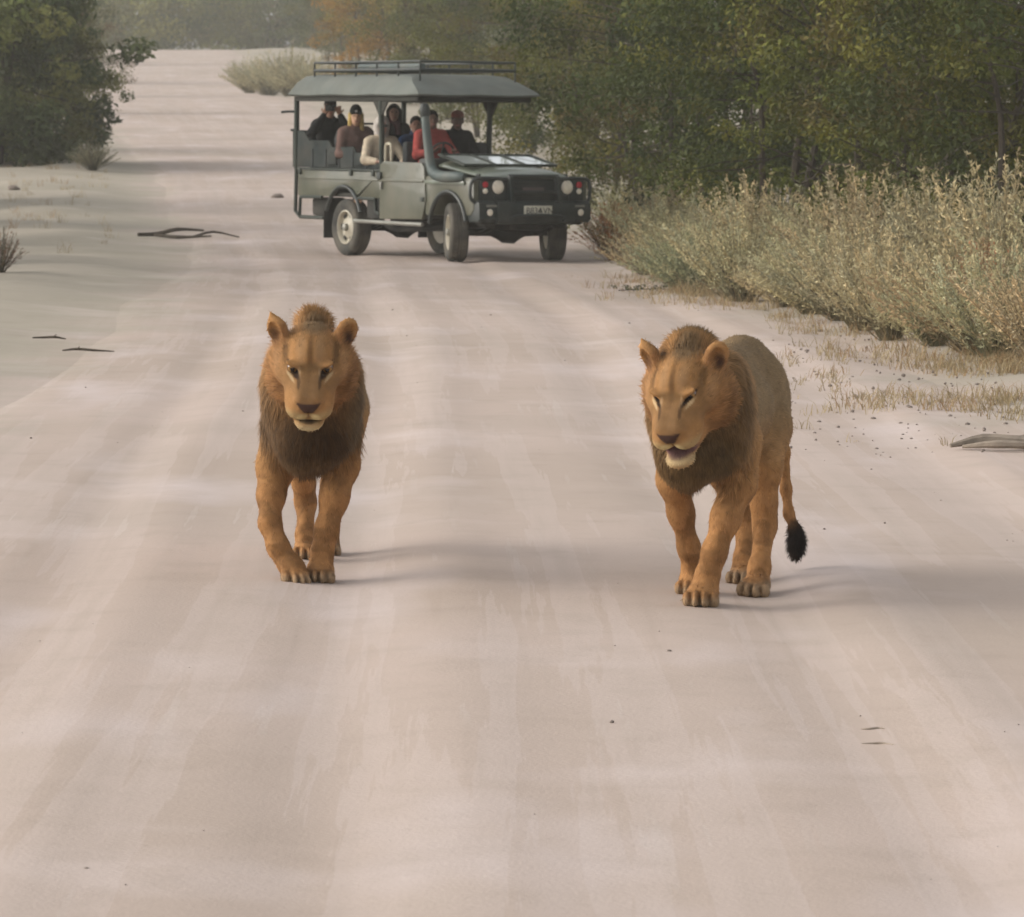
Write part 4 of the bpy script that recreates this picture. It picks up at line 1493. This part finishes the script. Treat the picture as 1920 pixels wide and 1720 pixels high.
    if scarf:
        G = Field((-.25, -.25, .45), (.30, .25, .80), .010)
        G.cone(L(0, 0, .60), L(.02, 0, .655), .090, .080, .03)
        G.cone(L(.07, .02, .60), L(.13, .03, .40), .05, .045, .03)
        V, Q = G.mesh(2); V = V + .02 * (vnoise(V, 22, 3) - .5)[:, None] * vert_normals(V, Q)
        obj('scarf', mesh_np('scarf', V, Q), cloth(scarf), root)
    return root


lap = lambda s: ((.12, s * .27, .25), (.34, s * .10, .22), (.8, -s * .5, -.1))
BLACKC = (.016, .017, .017)
p1 = person((-4.02, -.56, 1.26), R(-14), R(-16), [((.20, -.30, .42), (.20, -.10, .70), (.35, .15, .9)), ((.22, .26, .42), (.21, .09, .70), (.35, -.15, .9))],
            BLACKC, (.03, .03, .035), 'person in black raising a camera to the face at the rear of the vehicle', ('beanie', (.014, .013, .012)), lean=.05)
cam_o = empty('camera_body')
cam_o.matrix_world = VEH @ Matrix.Translation((-4.02, -.56, 1.26)) @ Matrix.Rotation(R(-30), 4, 'Z') @ Matrix.Translation((.235, .02, .775))
tag(cam_o, 'small black camera held up by the person in black at the rear', 'camera')
box('housing', (-.03, -.065, -.045), (.03, .065, .045), M_black, cam_o, .01)
bm = bmesh.new(); add_lathe(bm, [(.036, .0), (.038, .07), (.030, .10), (.026, .098), (0, .09)], 20, Matrix.Translation((.03, 0, 0)) @ Matrix.Rotation(R(-90), 4, 'Z'))
bm_obj('lens', bm, M_black, cam_o)
person((-3.20, -.58, 1.15), R(-8), R(-18), [lap(-1), lap(1)], (.155, .098, .082), (.04, .04, .05),
       'person in a brown jacket and black beanie with a white badge, blond hair', ('beanie', (.014, .016, .015)), (.50, .30, .19), ((.46, .33, .12), .20), badge=True)
person((-2.40, -.60, 1.02), R(-6), R(-14), [((.16, -.30, .30), (.38, -.20, .28), (.9, .2, -.1)), ((.22, .27, .30), (.46, .14, .28), (.9, -.1, -.1))], (.50, .42, .31), (.07, .06, .07),
       'person in a cream sweater, pale headscarf and dark sunglasses near the canopy post', ('hood', (.46, .42, .38)), (.52, .32, .25), None, sunglasses=True)
person((-3.20, .02, 1.21), R(-4), R(-22), [lap(-1), lap(1)], (.017, .018, .020), (.03, .03, .03),
       'person with bulky dark hair and black jacket behind the canopy post', None, (.34, .19, .13), ((.022, .018, .017), .16), scarf=(.085, .028, .036))
person((-2.40, -.05, 1.04), R(0), R(-26), [lap(-1), lap(1)], (.020, .045, .11), (.03, .03, .04),
       'person in a dark blue jacket seated mid-vehicle, dark hair', None, (.36, .20, .14), ((.018, .016, .016), .05), lean=-.04)
person((-1.42, -.36, 1.12), R(0), R(-18), [((.16, -.30, .28), (.38, -.18, .33), (.7, .4, .3)), ((.18, .28, .28), (.39, .14, .33), (.7, -.4, .3))], (.30, .060, .052), (.05, .05, .04),
       'driver in a red shirt partly hidden behind the snorkel', None, (.14, .075, .05), ((.014, .012, .012), .03))
person((-1.46, .06, 1.11), R(0), R(-26), [lap(-1), lap(1)], (.014, .014, .015), (.03, .03, .03),
       'person in a black jacket and reddish brown cap beside the driver', ('cap', (.20, .066, .048)), (.10, .055, .038), ((.014, .012, .012), .03))
# ------------------------------------------------------------------ trees, shrubs, grass
M_leaf = mat_tint('leaves', .7, .25, .30, use_obj=True)
M_bark = mat('bark', (.055, .043, .030), .9, 0, .3, 10, .6, 30)
M_sage = mat_tint('grey_green_twigs', .85, .15, .22, use_obj=True)
M_grass = mat_tint('dry_grass', .9, .1, .3)
M_pale = mat('pale_ground_mark', (.30, .25, .20), .9, 0, .2, 9)
M_dead = mat('dead_wood', (.22, .18, .14), .9, 0, .3, 8, .8, 24)


def leaf_cloud(r, centres, radii, counts, size, shade, squash=.7):
    """small folded leaves scattered through clumps -> verts, quads, colour"""
    c = np.repeat(centres, counts, 0); rr = np.repeat(radii, counts)
    n = len(c)
    d = r.normal(size=(n, 3)); d /= np.linalg.norm(d, axis=1, keepdims=True)
    rad = rr * r.random(n) ** .45
    p = c + d * rad[:, None] * np.array([1, 1, squash])
    nrm = d + .9 * r.normal(size=(n, 3)) + np.array([0, 0, .6]); nrm /= np.linalg.norm(nrm, axis=1, keepdims=True)
    ax = np.cross(nrm, r.normal(size=(n, 3))); ax /= np.linalg.norm(ax, axis=1, keepdims=True)
    sd = np.cross(nrm, ax)
    s = (size * (.6 + .8 * r.random(n)))[:, None]
    V = np.stack([p - ax * s, p + sd * s * .42 + nrm * s * .15, p + ax * s, p - sd * s * .42 + nrm * s * .15], 1).reshape(-1, 3)
    b = np.arange(n) * 4
    Q = np.stack([b, b + 1, b + 2, b + 3], 1)
    cc = np.repeat(shade, counts, 0) * (.80 + .4 * r.random((n, 1)))
    return V, Q, np.repeat(cc, 4, 0)


def make_tree(seed, H_, W_, nclump, leaves, pal, low=.12, size=.045):
    """multi-stemmed bushveld tree: (trunk mesh, crown mesh)"""
    r = np.random.default_rng(seed)
    C = []
    for _ in range(nclump):
        z = low + (1 - low) * r.random() ** .85
        w = math.sin(min(1, (z + .18) / .75) * math.pi / 2) * (1 - .55 * max(0, z - .6) / .4)
        a = r.random() * 6.283
        rad = w * math.sqrt(r.random()) * (1 + .25 * math.sin(3 * a + seed))
        C.append((rad * W_ * math.cos(a), rad * W_ * math.sin(a), z * H_))
    C = np.array(C)
    C += .12 * r.normal(size=C.shape)
    rad = (.22 + .33 * r.random(nclump)) * (W_ / 2.0) ** .5
    cnt = (leaves * rad ** 2 / (rad ** 2).sum()).astype(int) + 5
    pal = np.array(pal)
    sh = pal[r.integers(0, len(pal), nclump)] * (.60 + .75 * r.random((nclump, 1)))
    V, Q, col = leaf_cloud(r, C, rad, cnt, size, sh)
    cm = mesh_np('crown', V, Q, smooth=False); set_col(cm, col); cm.materials.append(M_leaf)
    bm = bmesh.new()
    ns = int(r.integers(2, 4))
    stems = []
    for s in range(ns):
        a = 6.283 * (s + r.random() * .6) / ns
        base = Vector((.12 * math.cos(a), .12 * math.sin(a), -.15))
        knee = Vector((.35 * W_ * .5 * math.cos(a), .35 * W_ * .5 * math.sin(a), H_ * (.30 + .15 * r.random())))
        topp = Vector((.55 * W_ * .6 * math.cos(a + .5), .55 * W_ * .6 * math.sin(a + .5), H_ * (.70 + .15 * r.random())))
        r0 = .035 * H_ ** .8 * (.7 + .5 * r.random()) * .5
        add_tube(bm, [base, base.lerp(knee, .5) + Vector(r.normal(size=3) * .05), knee, knee.lerp(topp, .5) + Vector(r.normal(size=3) * .08), topp], [r0, r0 * .85, r0 * .65, r0 * .45, r0 * .2], 6, 3)
        stems.append((base, knee, topp, r0))
    for i in range(0, nclump, max(1, nclump // 36)):
        c = Vector(C[i])
        base, knee, topp, r0 = min(stems, key=lambda t: (t[1].xy - c.xy).length)
        t = min(.95, max(.05, (c.z - knee.z) / max(.1, topp.z - knee.z)))
        st = knee.lerp(topp, t * .7) if c.z > knee.z else base.lerp(knee, .55 + .4 * r.random())
        add_tube(bm, [st, st.lerp(c, .5) + Vector(r.normal(size=3) * .06), c], [r0 * .32, r0 * .2, r0 * .06], 4, 0, False)
    tm = bpy.data.meshes.new('trunk'); bm.to_mesh(tm); bm.free(); tm.materials.append(M_bark)
    return tm, cm


OLIVE = [(.116, .130, .045), (.149, .154, .052), (.091, .108, .045), (.172, .165, .060)]
DEEP = [(.063, .083, .039), (.083, .099, .042), (.072, .087, .051)]
AUTUMN = [(.240, .144, .042), (.200, .141, .045), (.141, .138, .048)]
BROWNG = [(.135, .114, .060), (.117, .111, .054), (.158, .120, .063), (.105, .111, .048)]
VAR = [make_tree(101, 4.6, 2.3, 95, 15000, OLIVE + BROWNG[:1], .06),
       make_tree(102, 5.2, 2.6, 105, 16000, OLIVE + DEEP, .10),
       make_tree(103, 4.2, 2.0, 85, 13000, DEEP + OLIVE[:2], .05),
       make_tree(104, 4.8, 2.2, 90, 13000, BROWNG + OLIVE[:2], .05),
       make_tree(105, 5.0, 2.4, 85, 13000, AUTUMN, .12),
       make_tree(106, 4.3, 2.4, 140, 24000, DEEP + OLIVE, -.02, .075)]


def place_tree(x, y, v, s, rz, label, tint=(1, 1, 1), name='bushveld_tree', sz=None, group='trees and bushes along the right side of the road'):
    root = empty(name, (x, y, tz(x, y) - .02), rz)
    root.scale = (s, s, sz or s)
    tag(root, label, 'tree', group)
    tm, cm = VAR[v]
    t = bpy.data.objects.new('trunk', tm); link(t, root)
    c = bpy.data.objects.new('crown', cm); link(c, root)
    if v == 4: tint = (1.10, .98, .6)
    c.color = (*tint, 1)
    return root


ORD = ['first', 'second', 'third', 'fourth', 'fifth', 'sixth', 'seventh', 'eighth', 'ninth', 'tenth', 'eleventh', 'twelfth', 'thirteenth', 'fourteenth', 'fifteenth', 'sixteenth', 'seventeenth', 'eighteenth', 'nineteenth', 'twentieth', 'twenty-first', 'twenty-second', 'twenty-third', 'twenty-fourth', 'twenty-fifth', 'twenty-sixth', 'twenty-seventh', 'twenty-eighth', 'twenty-ninth', 'thirtieth', 'thirty-first', 'thirty-second']
rv = np.random.default_rng(77)


def warm(a=1.0, b=1.0, c=.50):
    k = (.85 + .3 * rv.random()) * (.70 if c < .8 else 1)
    h = .06 * rv.normal()
    return (a * k * (1 + h), b * k, c * k)


# near wall of trees, right of the vehicle: pixel column, distance, variant, scale
near = [(1130, 84, 0, .95), (1205, 72, 3, .90), (1290, 66, 1, .95), (1385, 62, 2, .95), (1470, 57, 1, .92), (1560, 60, 2, 1.0), (1650, 54, 0, .92), (1740, 51, 3, .88), (1830, 49, 0, .90), (1925, 47, 1, .85), (1350, 76, 0, 1.1), (1500, 72, 1, 1.15), (1700, 66, 2, 1.1), (1850, 60, 1, 1.1), (1960, 56, 3, 1.0)]
near.sort()
for i, (px, d, v, s) in enumerate(near):
    look = {0: 'olive green leafy tree', 1: 'tall mid-green tree', 2: 'dark green dense tree', 3: 'brownish green tree'}[v]
    place_tree(pix(px, d=d), d, v, s, rv.random() * 6.28, '%s in the thicket right of the vehicle, %s counting from the vehicle' % (look, ORD[i]), warm())
# further along the right side, behind the vehicle
mid = [(1075, 92, 3, 1.0), (1010, 100, 2, 1.0), (1060, 118, 1, 1.1), (950, 112, 0, 1.0), (900, 126, 3, 1.05), (985, 140, 1, 1.2), (845, 142, 2, 1.0), (800, 158, 0, 1.1), (870, 165, 1, 1.2), (745, 172, 4, 1.15), (690, 182, 4, 1.1), (790, 215, 0, 1.3), (655, 240, 1, 1.2), (725, 252, 1, 1.3), (635, 275, 3, 1.2), (770, 285, 1, 1.5), (600, 300, 0, 1.1)]
mid.sort()
for i, (px, d, v, s) in enumerate(mid):
    look = {0: 'olive green tree', 1: 'mid-green spreading tree', 2: 'dark green tree', 3: 'brownish green tree', 4: 'orange-brown autumn tree'}[v]
    x = pix(px, d=d)
    x = max(x, float(road_c(d) + road_hw(d)) + 1.2 + 1.2 * s)
    place_tree(x, d, v, s, rv.random() * 6.28, '%s behind the vehicle beside the road, %s from the far road end' % (look, ORD[i]), warm())
# left side
place_tree(pix(-5, d=106), 106, 5, 1.25, 1.0, 'large dark green bush at the left edge of the picture', (.92, .98, .72), 'leafy_bush', group='bushes left of the road')
place_tree(pix(105, d=109), 109, 5, .72, 2.0, 'grey-green spreading bush beside the large bush at the left', (1.0, 1.02, .85), 'leafy_bush', group='bushes left of the road')
place_tree(pix(-50, d=118), 118, 0, 1.2, 3.0, 'taller olive tree behind the large bush at the left edge', (1, 1, .95), group='bushes left of the road')
place_tree(pix(150, d=150), 150, 3, .75, .4, 'small brownish bush behind the left bushes near the far bend', (1.1, 1, 1), 'leafy_bush', group='bushes left of the road')
for i, (px, d, v, s) in enumerate([(40, 190, 1, 1.2), (110, 225, 0, 1.2), (70, 265, 2, 1.3)]):
    place_tree(pix(px, d=d), d, v, s, i * 1.3, ['mid-green tree beyond the left bushes, nearest of three', 'olive tree beyond the left bushes, middle of three', 'dark tree beyond the left bushes, farthest of three'][i], group='bushes left of the road')

# trees outside the frame on the left, whose long shadows reach the road round the vehicle
for i, (x, y, v, s) in enumerate([(-11.5, 52, 1, 1.15), (-12.0, 59, 5, 1.2), (-12.0, 67, 1, 1.3), (-13.0, 76, 5, 1.3), (-14.0, 86, 5, 1.3)]):
    place_tree(x, y, v, s, i * 2.1, 'roadside tree beyond the left edge of the picture, %s from the camera' % ORD[i], group='trees left of the picture')

# the wood that closes the view at the far end of the road: reads as one mass
r = np.random.default_rng(9)
cs, rs_, shs = [], [], []
for i in range(150):
    y = 318 + 70 * r.random()
    x = pix(-150 + 1300 * r.random(), d=y)
    hgt = 5.0 + 4.0 * r.random()
    z0 = tz(x, y)
    base = np.array(OLIVE + DEEP + BROWNG)[r.integers(0, 11)] * (.8 + .4 * r.random())
    for k in range(14):
        a = r.random() * 6.283; zz = .3 + r.random() * hgt; w = 2.4 * math.sin(min(1, (zz / hgt + .2)) * 1.9) * math.sqrt(r.random())
        cs.append((x + w * math.cos(a), y + w * math.sin(a), z0 + zz)); rs_.append(.8 + .7 * r.random()); shs.append(base * np.array([1, 1, .7]) * (.8 + .4 * r.random()))
V, Q, col = leaf_cloud(r, np.array(cs), np.array(rs_), np.full(len(cs), 60), .20, np.array(shs))
fw = mesh_np('far_woodland', V, Q, smooth=False); set_col(fw, col)
tag(obj('far_woodland', fw, M_leaf), 'hazy grey-green wood closing off the far end of the road', 'woodland', kind='stuff')


# pale feathery shrubs
def make_sage(seed, H_, W_, nst, pal, leafs=44):
    r = np.random.default_rng(seed)
    pal = np.array(pal)
    VV, CC = [], []
    Vs, Qs, Cs = [], [], []
    k = 0
    lv, lq, lc = [], [], []
    for i in range(nst):
        a = r.random() * 6.283; lean = (r.random() ** .6) * 1.15
        hh = H_ * (.55 + .5 * r.random()) * (1 - .35 * lean)
        b = np.array([.12 * W_ * math.cos(a) * r.random(), .12 * W_ * math.sin(a) * r.random(), -.03])
        tip = np.array([math.cos(a) * lean * W_, math.sin(a) * lean * W_, hh])
        midp = b * .5 + tip * .5 + np.array([0, 0, .12 * hh]) + .05 * r.normal(size=3)
        tt = np.linspace(0, 1, 5)[:, None]
        pts = (1 - tt) ** 2 * b + 2 * tt * (1 - tt) * midp + tt ** 2 * tip
        col = pal[r.integers(0, len(pal))] * (.7 + .6 * r.random())
        # stem ribbon (two crossed blades)
        for ax in ((1, 0, 0), (0, 1, 0)):
            w = np.linspace(.006, .002, 5)[:, None] * np.array(ax)
            st = np.concatenate([pts - w, pts + w]); base = k
            Vs.append(st); Cs.append(np.tile(col * .55, (10, 1)))
            Qs += [(base + j, base + j + 1, base + 6 + j, base + 5 + j) for j in range(4)]
            k += 10
        # side twigs with small leaves, thick near the tip like a plume
        m = leafs
        t = .25 + .75 * r.random(m) ** .7
        p = (1 - t[:, None]) ** 2 * b + 2 * (t * (1 - t))[:, None] * midp + (t ** 2)[:, None] * tip
        dirv = (tip - b) / np.linalg.norm(tip - b) + .75 * r.normal(size=(m, 3)); dirv /= np.linalg.norm(dirv, axis=1, keepdims=True)
        ln = (.035 + .05 * r.random(m)) * (1.25 - .6 * t)
        sd = np.cross(dirv, r.normal(size=(m, 3))); sd /= np.linalg.norm(sd, axis=1, keepdims=True)
        wv = sd * (.0045 + .004 * r.random((m, 1)))
        q = p + dirv * ln[:, None]
        mid_ = p + dirv * (ln * .55)[:, None]
        quad = np.stack([p, mid_ + wv, q, mid_ - wv], 1).reshape(-1, 3)
        Vs.append(quad); Cs.append(np.repeat(col * (.85 + .3 * r.random((m, 1))), 4, 0))
        Qs += [(k + 4 * j, k + 4 * j + 1, k + 4 * j + 2, k + 4 * j + 3) for j in range(m)]
        k += 4 * m
    me = mesh_np('foliage', np.concatenate(Vs), np.array(Qs), smooth=False)
    set_col(me, np.concatenate(Cs)); me.materials.append(M_sage)
    return me


SAGE = [(.430, .399, .263), (.378, .367, .248), (.473, .420, .273), (.347, .347, .252)]
RUST = [(.323, .212, .128), (.272, .221, .145), (.357, .289, .187), (.255, .238, .153)]
SV = [make_sage(201, 1.15, .80, 170, SAGE), make_sage(202, 1.0, .95, 180, SAGE), make_sage(203, 1.3, .70, 170, SAGE), make_sage(204, 1.1, .80, 150, RUST[2:] + SAGE[:3]), make_sage(205, 1.2, .6, 90, [(.36, .17, .10), (.30, .19, .11), (.26, .20, .12)])]


def stem_mesh(seed):
    r_ = np.random.default_rng(seed)
    bm = bmesh.new()
    for i in range(9):
        a = r_.random() * 6.28; l = .25 + .3 * r_.random()
        add_tube(bm, [(0, 0, -.05), (.12 * math.cos(a), .12 * math.sin(a), l * .5), (.35 * math.cos(a), .35 * math.sin(a), l)], [.018, .012, .006], 5, 2, False)
    m_ = bpy.data.meshes.new('stems'); bm.to_mesh(m_); bm.free(); m_.materials.append(M_bark)
    return m_


STEM = stem_mesh(3)


def place_shrub(x, y, v, s, rz, label, tint=(1, 1, 1), sz=None, group='pale shrubs along the right road edge'):
    root = empty('shrub', (x, y, tz(x, y) - .01), rz)
    root.scale = (s, s, sz or s)
    tag(root, label, 'shrub', group)
    f = bpy.data.objects.new('foliage', SV[v]); link(f, root); f.color = (*tint, 1)
    t = bpy.data.objects.new('stems', STEM); link(t, root)


# rows: pixel column, distance
front = [(1235, 56, 1, .80), (1275, 51.5, 0, .85), (1330, 50, 1, .95), (1400, 47.5, 0, 1.0), (1465, 46, 1, 1.05), (1530, 44.5, 0, 1.0), (1590, 43, 1, .95), (1650, 41.2, 2, .95), (1705, 39.5, 2, 1.05), (1765, 38.3, 0, 1.0), (1820, 37.2, 3, .95), (1880, 36.2, 2, 1.0), (1940, 35.2, 0, 1.0)]
back = [(1190, 66, 1, .9), (1225, 61, 0, 1.0), (1290, 57, 1, 1.05), (1350, 55, 0, 1.05), (1420, 52.5, 2, 1.05), (1490, 50, 0, 1.1), (1560, 48.5, 3, 1.05), (1625, 46.5, 2, 1.1), (1690, 45, 3, 1.1), (1750, 43.5, 2, 1.15), (1810, 42, 3, 1.1), (1870, 41, 2, 1.15), (1930, 40, 3, 1.1)]
third = [(1545, 50.5, 4, .75), (1660, 43.0, 4, .55), (1850, 39.5, 4, .65), (1905, 37.5, 4, .6), (1160, 75, 0, 1.0), (1260, 64, 2, 1.0), (1460, 56, 2, 1.1), (1600, 52, 3, 1.2), (1720, 49, 2, 1.2), (1800, 47, 3, 1.25), (1895, 44, 3, 1.2)]
third.sort()
for rowname, row in (('front', front), ('middle', back), ('back', third)):
    for i, (px, d, v, s) in enumerate(row):
        look = {0: 'pale grey-green feathery shrub', 1: 'low spreading grey-green shrub', 2: 'upright pale plumed shrub', 3: 'brownish twiggy shrub', 4: 'thin rust-red twiggy shrub'}[v]
        place_shrub(pix(px, d=d) + .1 * rv.normal(), d, v, s * (.62 + .55 * rv.random()), rv.random() * 6.28, '%s in the %s row right of the road, %s from the vehicle' % (look, rowname, ORD[i]), warm(1.08, .98, .86))
# tan tussock just right of the bumper, shrubs by the far road
place_shrub(pix(1150, d=62), 62, 4, .95, 1.0, 'tawny orange bush just right of the bull bar', (1.25, 1.25, 1.0), sz=.75)
for i, (px, d, s) in enumerate([(470, 205, 1.6), (505, 196, 1.9), (545, 190, 2.0), (585, 184, 1.8)]):
    place_shrub(pix(px, d=d), d, i % 2, s, i, 'pale dry bush right of the far road, %s from the left' % ORD[i], (.95, .92, .85), group='pale dry bushes by the far road')
place_shrub(pix(2, d=54), 54, 4, .50, .3, 'small brown twiggy shrub at the left edge of the picture', (.62, .75, .85), group='shrubs left of the road')
place_shrub(pix(175, d=103), 103, 3, .7, .2, 'thin straggly shrub right of the left bushes', (.6, .62, .6), group='shrubs left of the road')

# dry grass: one uncounted mass along the verges
r = np.random.default_rng(21)
PX, PY, HH = [], [], []


def scatter(n, f, hh):
    for _ in range(n):
        x, y = f()
        if float(vnoise(np.array([[x, y, 0.]]), 1.1, 61)[0]) < .42: continue      # patchy
        PX.append(x); PY.append(y); HH.append(hh * (.5 + r.random()))


def strip():
    y = 26 + 40 * r.random() ** 1.2
    e = float(road_c(y) + road_hw(y))
    return e + .3 + abs(r.normal()) * .8, y


scatter(800, strip, .11)
scatter(420, lambda: (pix(1900, d=31) + .75 * r.normal(), 31 + 1.6 * r.normal()), .10)
scatter(330, lambda: (pix(1850, d=34.5) + .8 * r.normal(), 34.5 + 1.5 * r.normal()), .11)
_fd = np.array([d_ for _, d_, _, _ in front])[::-1]; _fx = np.array([pix(p_, d=d_) for p_, d_, _, _ in front])[::-1]


def base_strip():
    y = 33 + 23 * r.random()
    return float(np.interp(y, _fd, _fx)) - .35 + .35 * r.normal(), y - .3 + .3 * r.normal()


scatter(420, base_strip, .12)
scatter(60, lambda: (pix(1330, d=49) + .35 * r.normal(), 49 + .8 * r.normal()), .2)
scatter(250, lambda: ((lambda y: (float(road_c(y) - road_hw(y)) - .8 - abs(r.normal()) * 2, y))(60 + 80 * r.random())), .16)
vs, qs, cs = [], [], []
k = 0
for x, y, hh in zip(PX, PY, HH):
    nb = int(r.integers(7, 15)); z = tz(x, y)
    col = np.array([(.36, .28, .16), (.40, .32, .19), (.30, .24, .14), (.33, .22, .12)][r.integers(0, 4)])
    for b in range(nb):
        a = r.random() * 6.283; l = hh * (.5 + .8 * r.random()); ln = .25 + .9 * r.random()
        p0 = np.array([x + .05 * r.normal(), y + .05 * r.normal(), z - .01])
        p1 = p0 + np.array([math.cos(a) * l * ln * .4, math.sin(a) * l * ln * .4, l * .6])
        p2 = p0 + np.array([math.cos(a) * l * ln, math.sin(a) * l * ln, l * (1.0 - .25 * ln)])
        w = np.array([-math.sin(a + .6), math.cos(a + .6), 0]) * .0032
        vs += [p0 - w, p0 + w, p1 + w * .8, p1 - w * .8, p2 + w * .2, p2 - w * .2]
        qs += [(k, k + 1, k + 2, k + 3), (k + 3, k + 2, k + 4, k + 5)]
        cs.append(np.tile(col * (.7 + .6 * r.random()), (6, 1))); k += 6
gm = mesh_np('dry_grass', np.array(vs), np.array(qs), smooth=False)
set_col(gm, np.concatenate(cs))
tag(obj('dry_grass', gm, M_grass), 'short dry yellow grass along the road verges', 'grass', kind='stuff')

# ------------------------------------------------------------------ small things lying on the ground
def stick(name, px, d, pts, rads, label, cat, m=None, group=None):
    """branching dead wood: pts is a list of polylines in metres around the spot"""
    x0 = pix(px, d=d); root = empty(name, (x0, d, tz(x0, d) + .012))
    tag(root, label, cat, group)
    for i, (pl_, rd_) in enumerate(zip(pts, rads)):
        pp = [(p[0], p[1], p[2] + tz(x0 + p[0], d + p[1]) - tz(x0, d)) for p in pl_]
        tube('stem' if i == 0 else 'branch', pp, rd_, m or M_dead, root, 7, 3)


stick('dead_log', 1800, 27.2, [[(-.05, .0, .03), (.15, .05, .06), (.40, .02, .045), (.75, .06, .05)], [(.02, -.03, .02), (.22, -.09, .045), (.55, -.10, .035)], [(.30, .05, .05), (.50, .16, .075), (.72, .20, .06)]],
      [[.012, .035, .042, .035], [.01, .026, .02], [.025, .022, .012]], 'grey weathered dead log at the right edge of the picture', 'log')
stick('dead_branch', 265, 71, [[(-.05, 0, .03), (.25, .1, .06), (.55, .05, .14), (.95, .2, .12)], [(.2, .05, .04), (.6, -.25, .03), (1.1, -.3, .05)], [(.8, -.1, .03), (1.1, .15, .10), (1.5, .1, .03)]],
      [[.03, .035, .03, .015], [.025, .03, .012], [.02, .02, .01]], 'dark dead branch lying left of the vehicle', 'branch', M_bark)
stick('twig', 60, 39.2, [[(0, 0, .012), (.10, .03, .02), (.19, .0, .03), (.28, .02, .018)], [(.16, 0, .02), (.20, .05, .05)]], [[.006, .010, .011, .005], [.006, .003]], 'upper of two dark twigs on the sand at the left', 'twig', M_bark, 'two twigs on the sand')
stick('twig', 116, 37.6, [[(0, 0, .015), (.12, .02, .028), (.26, .0, .02), (.42, .03, .012)], [(.12, .02, .025), (.14, -.02, .05)]], [[.006, .011, .010, .004], [.006, .003]], 'lower of two dark twigs on the sand at the left', 'twig', M_bark, 'two twigs on the sand')
for i, (px, d, lab) in enumerate(((1640, 15.3, 'farther of two faint ground marks modelled as sticks in the right foreground'), (1650, 14.95, 'nearer of two faint ground marks modelled as sticks in the right foreground'))):  # faint marks on the sand, modelled as thin pale sticks
    stick('twig', px, d, [[(-.035 - .015 * i, .012, .002), (-.01, .0 + .012 * i, .003), (.02, .008, .003), (.04 + .012 * i, -.01 - .02 * i, .002)]], [[.0015, .0035, .004, .0015]], lab, 'twig', M_pale, 'two faint ground marks in the right foreground')


def stone(px, d, size, label, m):
    bm = bmesh.new()
    bmesh.ops.create_icosphere(bm, subdivisions=3, radius=1)
    rr = np.random.default_rng(int(px * 7 + d))
    co = np.array([v.co for v in bm.verts])
    nz = .75 + .5 * vnoise(co, 1.4, int(px))
    for v, n_ in zip(bm.verts, nz):
        v.co = Vector((v.co.x * size[0], v.co.y * size[1], v.co.z * size[2])) * float(n_)
    x = pix(px, d=d)
    o = bm_obj('stone', bm, m, None, loc=(x, d, tz(x, d) + .012 + size[2] * .45))
    tag(o, label, 'stone')


M_stone = mat('grey_stone', (.20, .165, .14), .9, 0, .25, 9, .5, 30)
stone(521, 90, (.13, .10, .055), 'dark flat stone on the road left of the vehicle', M_stone)
stone(27, 92, (.13, .10, .06), 'small dark stone at the far left verge', M_stone)

# pebbles: uncounted
vs, ts = [], []
ico = bmesh.new(); bmesh.ops.create_icosphere(ico, subdivisions=1, radius=1)
iv = np.array([v.co for v in ico.verts]); it = np.array([[v.index for v in f.verts] for f in ico.faces]); ico.free()
r = np.random.default_rng(31)
k = 0
for i in range(650):
    y = 11.5 + 50 * r.random() ** 1.6
    e = float(road_c(y)); hw = float(road_hw(y))
    x = e + hw * (2 * r.random() - 1) * 1.0 if r.random() < .45 else e + hw * (.55 + .75 * r.random())
    s = .003 + .008 * r.random() ** 4
    if i % 3 == 0:      # litter on the right-hand verge
        y = 27 + 15 * r.random(); x = pix(1480 + 440 * r.random(), d=y); s = .006 + .012 * r.random() ** 2
    sc = s * (.7 + .6 * r.random(3)); sc[2] *= .7
    vs.append(iv * sc * (.8 + .4 * r.random((len(iv), 1))) + np.array([x, y, tz(x, y) + .012 + sc[2] * .4])); ts.append(it + k); k += len(iv)
pm = mesh_np('pebbles', np.concatenate(vs), None, np.concatenate(ts))
tag(obj('pebbles', pm, M_stone), 'scattered small pebbles on the dusty road', 'pebbles', kind='stuff')

# creeping weed at the road edge right of the front wheel
xw, yw = pix(1228, d=50.5), 50.5
wr = empty('creeping_weed', (xw, yw, tz(xw, yw) + .01)); tag(wr, 'small flat dark green weed on the road edge in front of the pale shrubs', 'weed')
r = np.random.default_rng(5)
V, Q, col = leaf_cloud(r, np.stack([.26 * r.normal(size=26), .12 * r.normal(size=26), .03 + .03 * r.random(26)], 1), np.full(26, .045), np.full(26, 12), .016, np.tile(np.array((.05, .065, .03)), (26, 1)))
wm_ = mesh_np('leaves', V, Q, smooth=False); set_col(wm_, col); obj('leaves', wm_, M_leaf, wr)
tube('stem', [(-.4, 0, .015), (0, .02, .03), (.4, -.02, .015)], .006, M_bark, wr, 5, 3)
# ------------------------------------------------------------------ dusty air
bm = bmesh.new()
add_box(bm, (-440, -70, -1.6), (440, 720, 19.0))
hz = bm_obj('haze', bm, None, None, smooth=False)
hm = bpy.data.materials.new('dusty_air')
hm.use_nodes = True
hn = hm.node_tree.nodes
hn.remove(hn['Principled BSDF'])
pv = hn.new('ShaderNodeVolumePrincipled')
pv.inputs['Color'].default_value = (.92, .88, .80, 1)
pv.inputs['Density'].default_value = .00075
pv.inputs['Anisotropy'].default_value = .2
hm.node_tree.links.new(pv.outputs[0], hn['Material Output'].inputs['Volume'])
hz.data.materials.append(hm)
tag(hz, 'thin pale dust hanging in the air over the whole road', 'haze', kind='stuff')
